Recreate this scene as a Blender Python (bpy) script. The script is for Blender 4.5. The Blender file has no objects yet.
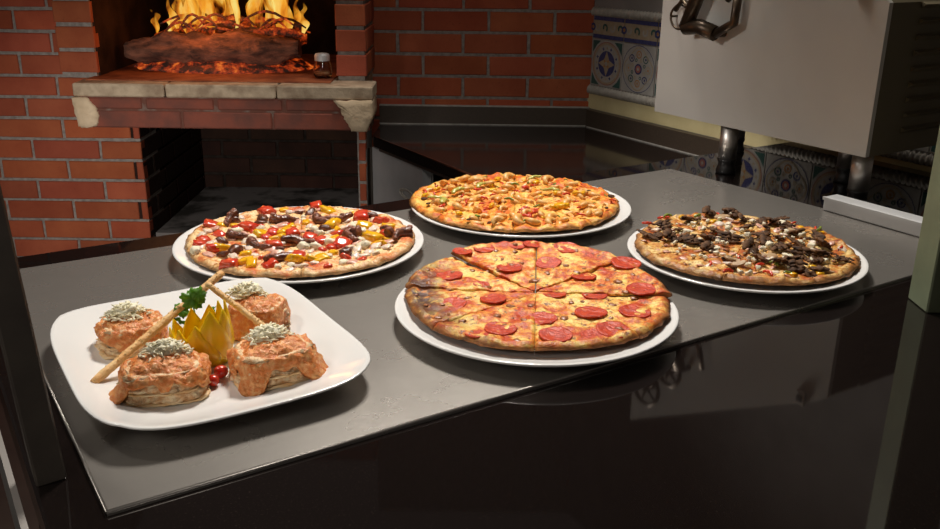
import bpy, math, random
from mathutils import Vector, Matrix, noise, Euler
R = math.radians
PI = math.pi
S = bpy.context.scene
COL = S.collection

# ------------------------------------------------------------------ camera, world, light, exposure
FPX, PITCH, ROLL, BAR = 914.33, .33822, .012756, .56783
T = 1.0                                   # height of the bar top
cam = bpy.data.cameras.new('camera'); cam.sensor_width = 36; cam.lens = FPX / 940 * 36; cam.clip_start = .02
camo = bpy.data.objects.new('camera', cam); COL.objects.link(camo); S.camera = camo
fv = Vector((0, math.cos(PITCH), -math.sin(PITCH))); uv = Vector((0, math.sin(PITCH), math.cos(PITCH))); xv = Vector((1, 0, 0))
CX = xv * math.cos(ROLL) + uv * math.sin(ROLL); CU = -xv * math.sin(ROLL) + uv * math.cos(ROLL)
m = Matrix((CX, CU, -fv)).transposed().to_4x4(); m.translation = Vector((0, 0, 1.5)); camo.matrix_world = m

S.view_settings.view_transform = 'Standard'; S.view_settings.look = 'None'
S.view_settings.gamma = 1; S.view_settings.use_curve_mapping = False; S.view_settings.exposure = 0.0
wd_ = bpy.data.worlds.new('world'); S.world = wd_; wd_.use_nodes = True
wd_.node_tree.nodes['Background'].inputs[0].default_value = (1.0, .78, .68, 1)
wd_.node_tree.nodes['Background'].inputs[1].default_value = .028

def area(name, loc, target, size, power, color=(1, 1, 1), size_y=None, spread=180):
    l = bpy.data.lights.new(name, 'AREA'); l.energy = power; l.color = color; l.size = size
    if size_y: l.shape = 'RECTANGLE'; l.size_y = size_y
    l.spread = R(spread)
    o = bpy.data.objects.new(name, l); COL.objects.link(o); o.location = loc
    o.rotation_euler = (Vector(target) - Vector(loc)).to_track_quat('-Z', 'Y').to_euler(); return o
def spot(name, loc, target, power, ang, blend, radius, color=(1, 1, 1)):
    l = bpy.data.lights.new(name, 'SPOT'); l.energy = power; l.color = color; l.spot_size = R(ang); l.spot_blend = blend; l.shadow_soft_size = radius
    o = bpy.data.objects.new(name, l); COL.objects.link(o); o.location = loc
    o.rotation_euler = (Vector(target) - Vector(loc)).to_track_quat('-Z', 'Y').to_euler(); return o
area('key_area', (.0, 2.45, 3.1), (-.05, 1.25, 1.0), .45, 22, (1, .94, .86), None, 100)  # unseen soft light high behind the food; not a real window
spot('front_fill', (-1.3, 1.3, 2.3), (-.12, 1.25, 1.0), 25, 56, 1, .10, (1, .94, .86))  # added fill from the upper left, brightens plates and food
spot('wall_fill', (-1.0, 1.3, 1.15), (-1.08, 2.98, .62), 52, 66, 1, .08, (1, .93, .86))  # added spot without a fixture, brightens left brick, lintel and niche
spot('side_fill', (-.7, 1.4, 1.75), (.54, 2.35, 1.06), 44, 34, 1, .10, (1, .94, .87))  # extra unseen spot that lifts the appliance's lower left face
spot('brick_fill', (-.2, 1.5, 1.6), (.05, 3.2, .90), 8, 56, 1, .10, (1, .93, .86))  # unseen spot put in to light the back brick and steel cabinet
spot('camera_fill', (-.75, .0, 1.75), (-.22, 1.15, 1.0), 15, 58, 1, .15, (1, .94, .86))  # fill added beside the camera for the food's front sides
spot('right_fill', (.55, 2.0, 2.9), (.40, 1.55, 1.0), 20, 50, 1, .15, (1, .95, .88))  # helper spot overhead, added to lift the right part of the sheet

# ------------------------------------------------------------------ helpers: points
W_ = Vector((math.cos(BAR), math.sin(BAR), 0)); D_ = Vector((-math.sin(BAR), math.cos(BAR), 0))
def bar(w, d, z=T): return W_ * w + D_ * d + Vector((0, 0, z))
def at(px, py, z):                        # a point of the photograph on the level plane z
    r = fv + CX * ((px - 470) / FPX) - CU * ((py - 264.5) / FPX)
    return Vector((0, 0, 1.5)) + r * ((z - 1.5) / r.z)

# ------------------------------------------------------------------ helpers: materials
def new_mat(name):
    mt = bpy.data.materials.new(name); mt.use_nodes = True
    return mt, mt.node_tree, mt.node_tree.nodes['Principled BSDF']
def sock(nt, v, inp):
    if isinstance(v, bpy.types.NodeSocket): nt.links.new(v, inp)
    elif isinstance(v, (tuple, list)): inp.default_value = (*v, 1) if len(v) == 3 else v
    else: inp.default_value = v
def N_noise(nt, scale, detail=4, rough=.55, off=(0, 0, 0), stretch=(1, 1, 1), dist=0):
    tc = nt.nodes.new('ShaderNodeTexCoord'); mp = nt.nodes.new('ShaderNodeMapping'); n = nt.nodes.new('ShaderNodeTexNoise')
    nt.links.new(tc.outputs['Object'], mp.inputs['Vector']); nt.links.new(mp.outputs['Vector'], n.inputs['Vector'])
    mp.inputs['Location'].default_value = off; mp.inputs['Scale'].default_value = stretch
    n.inputs['Scale'].default_value = scale; n.inputs['Detail'].default_value = detail; n.inputs['Roughness'].default_value = rough; n.inputs['Distortion'].default_value = dist
    return n.outputs['Fac']
def N_ramp(nt, fac, stops):
    r = nt.nodes.new('ShaderNodeValToRGB'); nt.links.new(fac, r.inputs['Fac'])
    el = r.color_ramp.elements
    while len(el) < len(stops): el.new(.5)
    for e, (p, c) in zip(el, stops): e.position = p; e.color = (c, c, c, 1) if isinstance(c, (int, float)) else (*c, 1)
    return r.outputs['Color']
def N_mix(nt, fac, a, b, mode='MIX'):
    x = nt.nodes.new('ShaderNodeMix'); x.data_type = 'RGBA'; x.blend_type = mode
    sock(nt, fac, x.inputs[0]); sock(nt, a, x.inputs[6]); sock(nt, b, x.inputs[7]); return x.outputs[2]
def N_math(nt, op, a, b=0.0):
    x = nt.nodes.new('ShaderNodeMath'); x.operation = op; sock(nt, a, x.inputs[0]); sock(nt, b, x.inputs[1]); return x.outputs[0]
def N_bump(nt, bs, h, strength=.5, dist=.002):
    b = nt.nodes.new('ShaderNodeBump'); b.inputs['Strength'].default_value = strength; b.inputs['Distance'].default_value = dist
    nt.links.new(h, b.inputs['Height']); nt.links.new(b.outputs['Normal'], bs.inputs['Normal'])
def N_attr(nt, name):
    a = nt.nodes.new('ShaderNodeAttribute'); a.attribute_name = name; return a
def mat(name, c1, c2=None, rough=.5, metal=0, scale=40, bump=0, bscale=None, spec=.5, coat=0, detail=4, lo=.35, hi=.65, bdist=.002, stretch=(1, 1, 1), sss=0):
    mt, nt, bs = new_mat(name)
    if c2 is not None: sock(nt, N_mix(nt, N_ramp(nt, N_noise(nt, scale, detail, stretch=stretch), [(lo, 0), (hi, 1)]), c1, c2), bs.inputs['Base Color'])
    else: sock(nt, c1, bs.inputs['Base Color'])
    bs.inputs['Roughness'].default_value = rough; bs.inputs['Metallic'].default_value = metal
    bs.inputs['Specular IOR Level'].default_value = spec; bs.inputs['Coat Weight'].default_value = coat
    if sss: bs.inputs['Subsurface Weight'].default_value = sss; bs.inputs['Subsurface Radius'].default_value = (.01, .005, .002); bs.inputs['Subsurface Scale'].default_value = .5
    if bump: N_bump(nt, bs, N_noise(nt, bscale or scale, 5, off=(3, 1, 2), stretch=stretch), bump, bdist)
    return mt

M = {}
# brick: each brick's own tint comes from a colour attribute
def brick_mat(name, base, dark):
    mt, nt, bs = new_mat(name)
    tint = N_attr(nt, 'tint').outputs['Color']
    c = N_mix(nt, N_ramp(nt, N_noise(nt, 9, 5), [(.3, 0), (.75, 1)]), base, dark)
    c = N_mix(nt, N_ramp(nt, N_noise(nt, 120, 4), [(.62, 0), (.78, .5)]), c, (.12, .04, .025))
    sock(nt, N_mix(nt, 1.0, c, tint, 'MULTIPLY'), bs.inputs['Base Color']); bs.inputs['Roughness'].default_value = .85
    bs.inputs['Specular IOR Level'].default_value = .2
    N_bump(nt, bs, N_noise(nt, 150, 5), .5, .0015); return mt
M['brick'] = brick_mat('brick', (.47, .125, .058), (.34, .075, .036))
M['dark_brick'] = brick_mat('dark_brick', (.05, .022, .014), (.025, .012, .009))  # much darker brick, used for the niche lining
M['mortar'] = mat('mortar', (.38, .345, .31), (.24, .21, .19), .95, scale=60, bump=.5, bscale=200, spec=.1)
M['dark_mortar'] = mat('dark_mortar', (.04, .03, .025), (.02, .015, .012), .95, scale=30, bump=.5, bscale=200, spec=.1)  # darker mortar between the niche bricks
M['stone'] = mat('stone', (.60, .48, .34), (.34, .25, .17), .9, scale=22, bump=.6, bscale=90, spec=.15, bdist=.003)
M['plaster'] = mat('plaster', (.78, .62, .43), (.60, .46, .30), .9, scale=14, bump=.7, bscale=70, spec=.1, bdist=.004)
M['lintel'] = mat('lintel', (.27, .08, .052), (.16, .065, .05), .8, scale=14, bump=.5, bscale=80, spec=.2)
M['lintel_joint'] = mat('lintel_joint', (.17, .075, .055), (.24, .19, .16), .9, scale=30, bump=.5, bscale=80, spec=.1, lo=.5, hi=.7)
M['hearth'] = mat('hearth', (.42, .15, .07), (.20, .065, .035), .9, scale=12, bump=.6, bscale=60, spec=.1)
M['soot'] = mat('soot', (.05, .027, .018), (.022, .013, .01), .95, scale=10, bump=.4, bscale=50, spec=.05)
M['ash'] = mat('ash', (.22, .20, .19), (.05, .045, .04), .95, scale=7, bump=.5, bscale=60, spec=.1, lo=.45, hi=.6)
M['paint_wall'] = mat('paint_wall', (.36, .33, .31), (.30, .28, .26), .8, scale=8, spec=.2)
M['yellow_paint'] = mat('yellow_paint', (.76, .66, .37), (.68, .58, .31), .6, scale=12, spec=.3)
M['moulding'] = mat('moulding', (.52, .49, .43), (.42, .38, .33), .6, scale=60, spec=.3)
M['tile_white'] = mat('tile_white', (.50, .48, .44), (.42, .40, .37), .25, scale=30)
M['tile_blue'] = mat('tile_blue', (.05, .06, .17), (.08, .09, .21), .25, scale=90)
M['tile_sand'] = mat('tile_sand', (.40, .31, .20), (.45, .37, .26), .3, scale=90)
M['tile_green'] = mat('tile_green', (.03, .10, .09), (.05, .13, .11), .3, scale=90)
M['tile_ochre'] = mat('tile_ochre', (.50, .24, .06), (.4, .18, .05), .3, scale=90)
M['tile_pink'] = mat('tile_pink', (.42, .16, .12), (.35, .13, .1), .3, scale=90)
M['grout'] = mat('grout', (.32, .30, .27), None, .9)
M['floor'] = mat('floor_tile', (.07, .05, .04), (.05, .035, .03), .5, scale=5)
M['sealant'] = mat('sealant', (.50, .48, .44), (.38, .36, .33), .6, scale=50)
# polished granite
mt, nt, bs = new_mat('black_granite'); M['granite'] = mt
c = N_mix(nt, N_ramp(nt, N_noise(nt, 420, 3), [(.62, 0), (.74, 1)]), (.008, .0055, .005), (.035, .024, .02))
sock(nt, c, bs.inputs['Base Color']); bs.inputs['Roughness'].default_value = .04; bs.inputs['IOR'].default_value = 1.85
M['worktop_granite'] = mat('worktop_granite', (.010, .007, .006), (.022, .016, .014), .09, scale=200)
M['granite_upstand'] = mat('granite_upstand', (.085, .062, .045), (.065, .048, .035), .42, scale=200)
# brushed stainless sheet
def steel(name, col, rough, stretch, bump=.05, blot=.06):
    mt, nt, bs = new_mat(name)
    blotn = N_noise(nt, 7, 5)
    fine = N_noise(nt, 60, 4, stretch=stretch)
    sock(nt, N_mix(nt, N_ramp(nt, blotn, [(.3, 0), (.7, 1)]), col, tuple(x * .82 for x in col)), bs.inputs['Base Color'])
    sock(nt, N_math(nt, 'ADD', N_math(nt, 'MULTIPLY', blotn, blot * 2), rough - blot), bs.inputs['Roughness'])
    bs.inputs['Metallic'].default_value = 1
    N_bump(nt, bs, fine, bump, .0006); return mt
M['sheet'] = steel('brushed_sheet', (.43, .40, .365), .28, (1, 14, 1), .22)
M['sheet'].node_tree.nodes['Principled BSDF'].inputs['Metallic'].default_value = .74
M['steel'] = steel('stainless_steel', (.52, .50, .47), .30, (1, 1, 12))
M['satin'] = mat('satin_steel', (.62, .62, .62), (.5, .5, .5), .55, scale=6, metal=.4)
M['steel_leg'] = steel('steel_leg', (.66, .62, .58), .42, (1, 1, 1), 0)
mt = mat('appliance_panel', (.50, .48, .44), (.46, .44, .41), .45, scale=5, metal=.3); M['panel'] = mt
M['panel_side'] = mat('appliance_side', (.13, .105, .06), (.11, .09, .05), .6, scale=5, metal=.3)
M['rubber'] = mat('black_rubber', (.012, .011, .011), None, .4)
M['bronze'] = mat('dark_bronze', (.10, .07, .045), (.05, .035, .025), .35, scale=40, metal=.8)
M['green_paint'] = mat('green_paint', (.21, .245, .15), (.18, .205, .125), .6, scale=20)
M['dark_metal'] = mat('dark_metal', (.11, .092, .075), (.085, .07, .06), .45, metal=.5, scale=20)
M['black'] = mat('black_metal', (.012, .011, .011), None, .5)
M['china'] = mat('white_china', (.80, .79, .77), None, .12, spec=.5)
M['edge_glint'] = mat('edge_glint', (.75, .73, .7), None, .15, metal=1)  # bright metal of the added strip that mimics an edge highlight
mt, nt, bs = new_mat('clear_glass'); M['glass'] = mt
bs.inputs['Transmission Weight'].default_value = 1; bs.inputs['Roughness'].default_value = .03; bs.inputs['IOR'].default_value = 1.45; bs.inputs['Base Color'].default_value = (.95, .93, .9, 1)
M['flakes'] = mat('pepper_flakes', (.35, .08, .03), (.5, .25, .08), .8, scale=400)
# fire
mt, nt, bs = new_mat('glowing_wood'); M['ember'] = mt
n1 = N_noise(nt, 26, 6, .65); n2 = N_noise(nt, 70, 5)
sock(nt, N_mix(nt, n2, (.12, .05, .035), (.05, .025, .02)), bs.inputs['Base Color']); bs.inputs['Roughness'].default_value = .9
sock(nt, N_ramp(nt, n1, [(.46, (0, 0, 0)), (.56, (.35, .03, .003)), (.70, (1, .25, .03))]), bs.inputs['Emission Color']); bs.inputs['Emission Strength'].default_value = .9
N_bump(nt, bs, n2, .8, .006)
M['bark'] = mat('charred_bark', (.30, .12, .07), (.07, .03, .02), .9, scale=45, bump=1, bscale=60, bdist=.012, stretch=(.35, 1, 1))
def flame_mat(name, strength, lo):
    mt, nt, bs = new_mat(name)
    n = N_noise(nt, 22, 4, .5, stretch=(1, 1, .35), dist=.6)
    em = nt.nodes.new('ShaderNodeEmission'); tr = nt.nodes.new('ShaderNodeBsdfTransparent'); mx = nt.nodes.new('ShaderNodeMixShader')
    h = N_attr(nt, 'height').outputs['Fac']
    sock(nt, N_ramp(nt, n, [(.38, (.75, .14, .008)), (.52, (1, .42, .03)), (.66, (1, .80, .22))]), em.inputs['Color']); em.inputs['Strength'].default_value = strength
    f = N_math(nt, 'MULTIPLY', N_ramp(nt, n, [(lo, .0), (lo + .22, .95)]), N_ramp(nt, h, [(0, 1), (.55, .8), (1, 0)]))
    nt.links.new(f, mx.inputs[0]); nt.links.new(tr.outputs[0], mx.inputs[1]); nt.links.new(em.outputs[0], mx.inputs[2])
    nt.links.new(mx.outputs[0], nt.nodes['Material Output'].inputs['Surface']); return mt
M['flame'] = flame_mat('flame', .95, .36)
# food
def pizza_mat(name, light, gold, sauce, brown, sauce_lo, brown_lo, crust=(.50, .27, .12), crust_lo=.90):
    mt, nt, bs = new_mat(name)
    big = N_math(nt, 'ADD', N_math(nt, 'MULTIPLY', N_noise(nt, 26, 3, .5), .55), N_math(nt, 'MULTIPLY', N_noise(nt, 95, 5, .65, (7, 3, 1)), .45))
    o_ = sauce_lo - .5
    c = N_ramp(nt, big, [(.41 + o_, sauce), (.465 + o_, tuple(.5 * (a + b) for a, b in zip(sauce, gold))), (.50 + o_, gold), (.56 + o_, light), (.64 + o_, tuple(min(1, x * 1.08 + .04) for x in light))])
    c = N_mix(nt, N_ramp(nt, N_noise(nt, 120, 4, .6, (1, 9, 4)), [(brown_lo, 0), (brown_lo + .08, .9)]), c, brown)
    c = N_mix(nt, 1.0, c, N_ramp(nt, N_noise(nt, 190, 4, .7, (4, 4, 4)), [(.32, (.66, .45, .30)), (.52, (1, 1, 1)), (.75, (1.0, 1.0, .95))]), 'MULTIPLY')
    ch = N_math(nt, 'MULTIPLY', N_attr(nt, 'char').outputs['Fac'], N_ramp(nt, N_noise(nt, 75, 4, .6, (2, 2, 4)), [(.36, .2), (.5, 1)]))
    c = N_mix(nt, ch, c, (.07, .022, .012))
    e = N_math(nt, 'ADD', N_attr(nt, 'edge').outputs['Fac'], N_math(nt, 'MULTIPLY', N_math(nt, 'SUBTRACT', N_noise(nt, 50, 4), .5), .16))
    cr = N_mix(nt, N_ramp(nt, N_noise(nt, 60, 5, .6, (5, 5, 5)), [(.42, 0), (.66, 1)]), crust, tuple(x * .38 for x in crust))
    c = N_mix(nt, N_ramp(nt, e, [(crust_lo, 0), (crust_lo + .055, 1)]), c, cr)
    sock(nt, c, bs.inputs['Base Color']); bs.inputs['Roughness'].default_value = .42; bs.inputs['Specular IOR Level'].default_value = .32
    N_bump(nt, bs, N_noise(nt, 90, 5, .6), .8, .004); return mt
M['pizza_pepperoni'] = pizza_mat('pizza_pepperoni', (.90, .62, .17), (.78, .27, .03), (.55, .055, .008), (.16, .035, .010), .495, .585, (.42, .16, .05), .94)
M['pizza_octopus'] = pizza_mat('pizza_octopus', (.90, .66, .34), (.76, .36, .11), (.62, .10, .02), (.25, .09, .035), .48, .62, (.60, .32, .13), .945)
M['pizza_shrimp'] = pizza_mat('pizza_shrimp', (.92, .54, .11), (.84, .32, .03), (.66, .10, .012), (.22, .07, .02), .485, .63, (.62, .28, .08), .95)
M['pizza_mushroom'] = pizza_mat('pizza_mushroom', (.84, .62, .26), (.66, .32, .06), (.46, .10, .015), (.15, .05, .02), .50, .56, (.44, .20, .07), .93)
M['pepperoni'] = mat('pepperoni', (.62, .065, .014), (.44, .03, .010), .36, spec=.35, scale=160, bump=.8, bscale=200, bdist=.002, lo=.4, hi=.6)
M['red_pepper'] = mat('red_pepper', (.62, .03, .015), (.66, .09, .03), .25, scale=90, coat=.3, sss=.1)
M['yellow_pepper'] = mat('yellow_pepper', (.86, .48, .01), (.84, .36, .008), .22, scale=40, coat=.3)
M['crown_pepper'] = mat('crown_pepper', (1.0, .72, .010), (.98, .62, .008), .28, scale=30, coat=.2)
M['green_pepper'] = mat('green_pepper', (.16, .26, .03), (.35, .36, .07), .3, scale=60)
M['pickle'] = mat('pale_green_pepper', (.56, .50, .12), (.38, .38, .07), .3, scale=60)
M['onion'] = mat('onion', (.84, .72, .56), (.72, .50, .42), .3, scale=60, sss=.15)
M['ham'] = mat('ham', (.60, .27, .20), (.70, .42, .30), .35, scale=80)
M['white_cheese'] = mat('white_cheese', (.84, .77, .60), (.76, .64, .42), .55, scale=80, bump=.5, bscale=200)
M['octopus'] = mat('octopus_skin', (.055, .016, .009), (.22, .07, .03), .28, scale=130, bump=.6, bscale=220)
M['sucker'] = mat('octopus_sucker', (.30, .12, .08), (.2, .07, .045), .4)
M['shrimp'] = mat('shrimp', (.86, .40, .07), (.92, .62, .24), .38, scale=70)
M['mushroom'] = mat('dark_mushroom', (.035, .016, .009), (.17, .08, .035), .7, spec=.2, scale=120, bump=.6, bscale=220)
M['mushroom_slice'] = mat('mushroom_slice', (.50, .34, .19), (.34, .20, .10), .4, scale=90)
M['feta'] = mat('feta', (.85, .79, .62), (.78, .68, .46), .7, scale=120, bump=.6, bscale=260)
M['pasta'] = mat('pasta', (.88, .70, .42), (.80, .50, .22), .4, scale=45, bump=.4, bscale=120)
M['filling'] = mat('filling', (.72, .36, .14), (.93, .74, .46), .45, scale=150, bump=1, bscale=170, bdist=.004)
M['sauce'] = mat('tomato_cream_sauce', (.72, .20, .035), (.86, .45, .17), .34, scale=150, bump=1.0, bscale=150, bdist=.0045, lo=.42, hi=.7)
M['grated'] = mat('grated_cheese', (.99, .94, .74), (.98, .90, .62), .5, scale=80)
M['bread'] = mat('breadstick', (.74, .38, .12), (.82, .54, .24), .6, scale=60, bump=.9, bscale=170, bdist=.003)
M['seed'] = mat('cheese_crumbs', (.80, .60, .28), (.75, .45, .15), .6, scale=200)
M['leaf'] = mat('parsley_leaf', (.09, .24, .02), (.16, .34, .035), .4, scale=70)
M['tomato'] = mat('cherry_tomato', (.55, .018, .010), (.60, .05, .02), .12, scale=30, coat=.5)

# ------------------------------------------------------------------ helpers: meshes
def translucent(name, col, amount=.4):
    mt = M[name]; nt = mt.node_tree; bs = nt.nodes['Principled BSDF']; t = nt.nodes.new('ShaderNodeBsdfTranslucent'); t.inputs['Color'].default_value = (*col, 1)
    mx = nt.nodes.new('ShaderNodeMixShader'); mx.inputs[0].default_value = amount
    nt.links.new(bs.outputs[0], mx.inputs[1]); nt.links.new(t.outputs[0], mx.inputs[2]); nt.links.new(mx.outputs[0], nt.nodes['Material Output'].inputs['Surface'])
translucent('grated', (1, .97, .82), .15); translucent('leaf', (.25, .50, .05), .4); translucent('crown_pepper', (1, .75, .01), .12); translucent('shrimp', (.95, .55, .2), .2)
class MB:
    def __init__(s): s.v = []; s.f = []; s.m = []; s.sm = []; s.t = []; s.att = {}
    def face(s, idx, mi=0, smooth=False, tint=(1, 1, 1)): s.f.append(idx); s.m.append(mi); s.sm.append(smooth); s.t.append(tint)
    def box(s, a, b, mi=0, tint=(1, 1, 1), bev=0):
        x0, y0, z0 = a; x1, y1, z1 = b; n = len(s.v)
        if not bev:
            s.v += [(x, y, z) for z in (z0, z1) for y in (y0, y1) for x in (x0, x1)]
            for q in ((0, 2, 3, 1), (4, 5, 7, 6), (0, 1, 5, 4), (2, 6, 7, 3), (0, 4, 6, 2), (1, 3, 7, 5)): s.face([n + i for i in q], mi, False, tint)
        else:
            c = ((x0 + x1) / 2, (y0 + y1) / 2, (z0 + z1) / 2); h = (abs(x1 - x0) / 2, abs(y1 - y0) / 2, abs(z1 - z0) / 2); bv = min(bev, *(x * .9 for x in h))
            idx = {}
            for ax in range(3):
                for sx in (-1, 1):
                    for sy in (-1, 1):
                        for sz in (-1, 1):
                            sg = (sx, sy, sz); p = [c[i] + sg[i] * (h[i] - (0 if i == ax else bv)) for i in range(3)]
                            idx[(ax, sg)] = len(s.v); s.v.append(tuple(p))
            def quad(pts):
                P = [Vector(s.v[i]) for i in pts]; nrm = (P[1] - P[0]).cross(P[2] - P[0])
                if nrm.dot(sum(P, Vector()) / len(P) - Vector(c)) < 0: pts = pts[::-1]
                s.face(pts, mi, False, tint)
            for ax in range(3):
                o = [i for i in range(3) if i != ax]
                for sg0 in (-1, 1):
                    q = []
                    for s1, s2 in ((-1, -1), (1, -1), (1, 1), (-1, 1)):
                        g = [0, 0, 0]; g[ax] = sg0; g[o[0]] = s1; g[o[1]] = s2; q.append(idx[(ax, tuple(g))])
                    quad(q)
            for ax in range(3):        # edges running along ax
                o = [i for i in range(3) if i != ax]
                for s1 in (-1, 1):
                    for s2 in (-1, 1):
                        g1 = [0, 0, 0]; g1[ax] = -1; g1[o[0]] = s1; g1[o[1]] = s2; g2 = list(g1); g2[ax] = 1
                        quad([idx[(o[0], tuple(g1))], idx[(o[0], tuple(g2))], idx[(o[1], tuple(g2))], idx[(o[1], tuple(g1))]])
            for sx in (-1, 1):
                for sy in (-1, 1):
                    for sz in (-1, 1): quad([idx[(i, (sx, sy, sz))] for i in range(3)])
    def loft(s, rings, mi=0, smooth=True, close=True, cap=True, tint=(1, 1, 1)):
        n0 = len(s.v); k = len(rings[0])
        for r in rings: s.v += [tuple(p) for p in r]
        for i in range(len(rings) - 1):
            for j in range(k if close else k - 1):
                a = n0 + i * k + j; b = n0 + i * k + (j + 1) % k
                s.face([a, b, b + k, a + k], mi, smooth, tint)
        if cap and close:
            s.face([n0 + j for j in range(k)][::-1], mi, False, tint); s.face([n0 + (len(rings) - 1) * k + j for j in range(k)], mi, False, tint)
    def lathe(s, prof, n=48, mi=0, c=(0, 0, 0), cap=False, smooth=True):
        s.loft([[(c[0] + r * math.cos(2 * PI * j / n), c[1] + r * math.sin(2 * PI * j / n), c[2] + z) for j in range(n)] for r, z in prof], mi, smooth, True, cap)
    def tube(s, pts, rad, n=8, mi=0, smooth=True, flat=1.0, up=Vector((0, 0, 1))):
        pts = [Vector(p) for p in pts]; rings = []
        for i, p in enumerate(pts):
            t = (pts[min(i + 1, len(pts) - 1)] - pts[max(i - 1, 0)]).normalized()
            a = t.cross(up)
            if a.length < 1e-3: a = t.cross(Vector((1, 0, .01)))
            a.normalize(); b = a.cross(t).normalized(); r = rad[i] if isinstance(rad, (list, tuple)) else rad
            rings.append([p + a * math.cos(2 * PI * j / n) * r + b * math.sin(2 * PI * j / n) * r * flat for j in range(n)])
        s.loft(rings, mi, smooth)
    def prism(s, poly, lift, mi=0, smooth=False):   # closed polygon (3D points) extruded by the vector lift
        s.loft([[Vector(p) for p in poly], [Vector(p) + Vector(lift) for p in poly]], mi, smooth)
    def blob(s, c, r, seed, sq=(1, 1, 1), n=10, mi=0, amp=.25, freq=1.4, box=0):
        rings = []
        for i in range(n + 1):
            th = PI * min(max(i / n, .02), .98); ring = []
            for j in range(n * 2):
                ph = 2 * PI * j / (n * 2); d = Vector((math.sin(th) * math.cos(ph), math.sin(th) * math.sin(ph), -math.cos(th)))
                if box: mxx = max(abs(d.x), abs(d.y), abs(d.z)); d = d.lerp(d / mxx, box)
                k = r * (1 + amp * noise.noise(d * freq + Vector((seed, seed * 2.3, 0))))
                ring.append((c[0] + d.x * k * sq[0], c[1] + d.y * k * sq[1], c[2] + d.z * k * sq[2]))
            rings.append(ring)
        s.loft(rings, mi, True)
    def mesh(s, name, mats):
        me = bpy.data.meshes.new(name); me.from_pydata(s.v, [], s.f)
        for x in (mats if isinstance(mats, (list, tuple)) else [mats]): me.materials.append(M[x] if isinstance(x, str) else x)
        me.polygons.foreach_set('material_index', s.m); me.polygons.foreach_set('use_smooth', s.sm)
        if any(t != (1, 1, 1) for t in s.t):
            ca = me.color_attributes.new('tint', 'FLOAT_COLOR', 'CORNER'); i = 0; arr = []
            for p, t in zip(s.f, s.t): arr += [t[0], t[1], t[2], 1.0] * len(p)
            ca.data.foreach_set('color', arr)
        for k, a in s.att.items():
            at_ = me.attributes.new(k, 'FLOAT', 'POINT'); at_.data.foreach_set('value', a)
        me.update(); return me
    def build(s, name, mats, parent=None, loc=(0, 0, 0), rotz=0): return link(name, s.mesh(name, mats), parent, loc, rotz)
def link(name, me, parent=None, loc=(0, 0, 0), rotz=0, rot=None, scale=None):
    o = bpy.data.objects.new(name, me); COL.objects.link(o); o.location = loc; o.rotation_euler = rot or (0, 0, rotz)
    if scale is not None: o.scale = (scale,) * 3 if isinstance(scale, (int, float)) else scale
    if parent: o.parent = parent
    return o
def tag(o, label=None, cat=None, group=None, kind=None):
    if label: o['label'] = label
    if cat: o['category'] = cat
    if group: o['group'] = group
    if kind: o['kind'] = kind
    return o
def thing(name, label, cat, loc=(0, 0, 0), rotz=0, group=None): return tag(link(name, None, None, loc, rotz), label, cat, group)
def struct(o, label=None): return tag(o, label, None, None, 'structure')
def solidify(o, t, off=0):
    md = o.modifiers.new('solid', 'SOLIDIFY'); md.thickness = t; md.offset = off; return o

rb = random.Random(4)
def bricks(mb, u0, u1, v0, v1, place, course, pitch, vorg, joints, jt=.0105, depth=.03, mi=0, tint=(.82, 1.12), seed=1):
    """courses of real bricks; place(u, v, n) maps wall coordinates to space, n = distance out of the mortar bed"""
    rr = random.Random(seed); k0 = math.floor((v0 - vorg) / course)
    k = k0
    while vorg + k * course < v1:
        a = max(vorg + k * course + jt / 2, v0); b = min(vorg + (k + 1) * course - jt / 2, v1)
        u = joints[k % len(joints)]; i = math.floor((u0 - u) / pitch)
        while u + i * pitch < u1:
            p = max(u + i * pitch + jt / 2, u0); q = min(u + (i + 1) * pitch - jt / 2, u1)
            if q - p > .008 and b - a > .008:
                t = rr.uniform(*tint); tc = (t * rr.uniform(.96, 1.04), t * rr.uniform(.9, 1.08), t * rr.uniform(.88, 1.1))
                e = .0025; n = len(mb.v); jj = lambda: rr.uniform(-.0012, .0012)
                c4 = [(p + jj(), a + jj()), (q + jj(), a + jj()), (q + jj(), b + jj()), (p + jj(), b + jj())]
                ins = [(1, 1), (-1, 1), (-1, -1), (1, -1)]
                for (x, z) in c4: mb.v.append(tuple(place(x, z, -depth)))
                for (x, z) in c4: mb.v.append(tuple(place(x, z, .003)))
                for (x, z), (sx, sz) in zip(c4, ins): mb.v.append(tuple(place(x + sx * e, z + sz * e, .0055)))
                for r_ in (0, 4):
                    for j in range(4): mb.face([n + r_ + j, n + r_ + (j + 1) % 4, n + r_ + 4 + (j + 1) % 4, n + r_ + 4 + j], mi, False, tc)
                mb.face([n + 8, n + 9, n + 10, n + 11], mi, False, tc)
            i += 1
        k += 1

# ------------------------------------------------------------------ the room
fl = MB(); fl.box((-4, -2, -.05), (4, 4.5, 0)); struct(fl.build('floor', 'floor'))
# brick wall beyond the corner worktop
YB = 3.2; wb = MB()
wb.box((-.36, YB, 0), (.42, YB + .18, 2.7), 1)
bricks(wb, -.36, .418, .0, 2.0, lambda u, v, n: (u, YB - n, v), .0738, .2235, .9905, (-.2565 + .0, -.17), mi=0, seed=5)
struct(wb.build('wall_back', ['brick', 'mortar']), 'red brick wall behind the black corner worktop')
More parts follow.
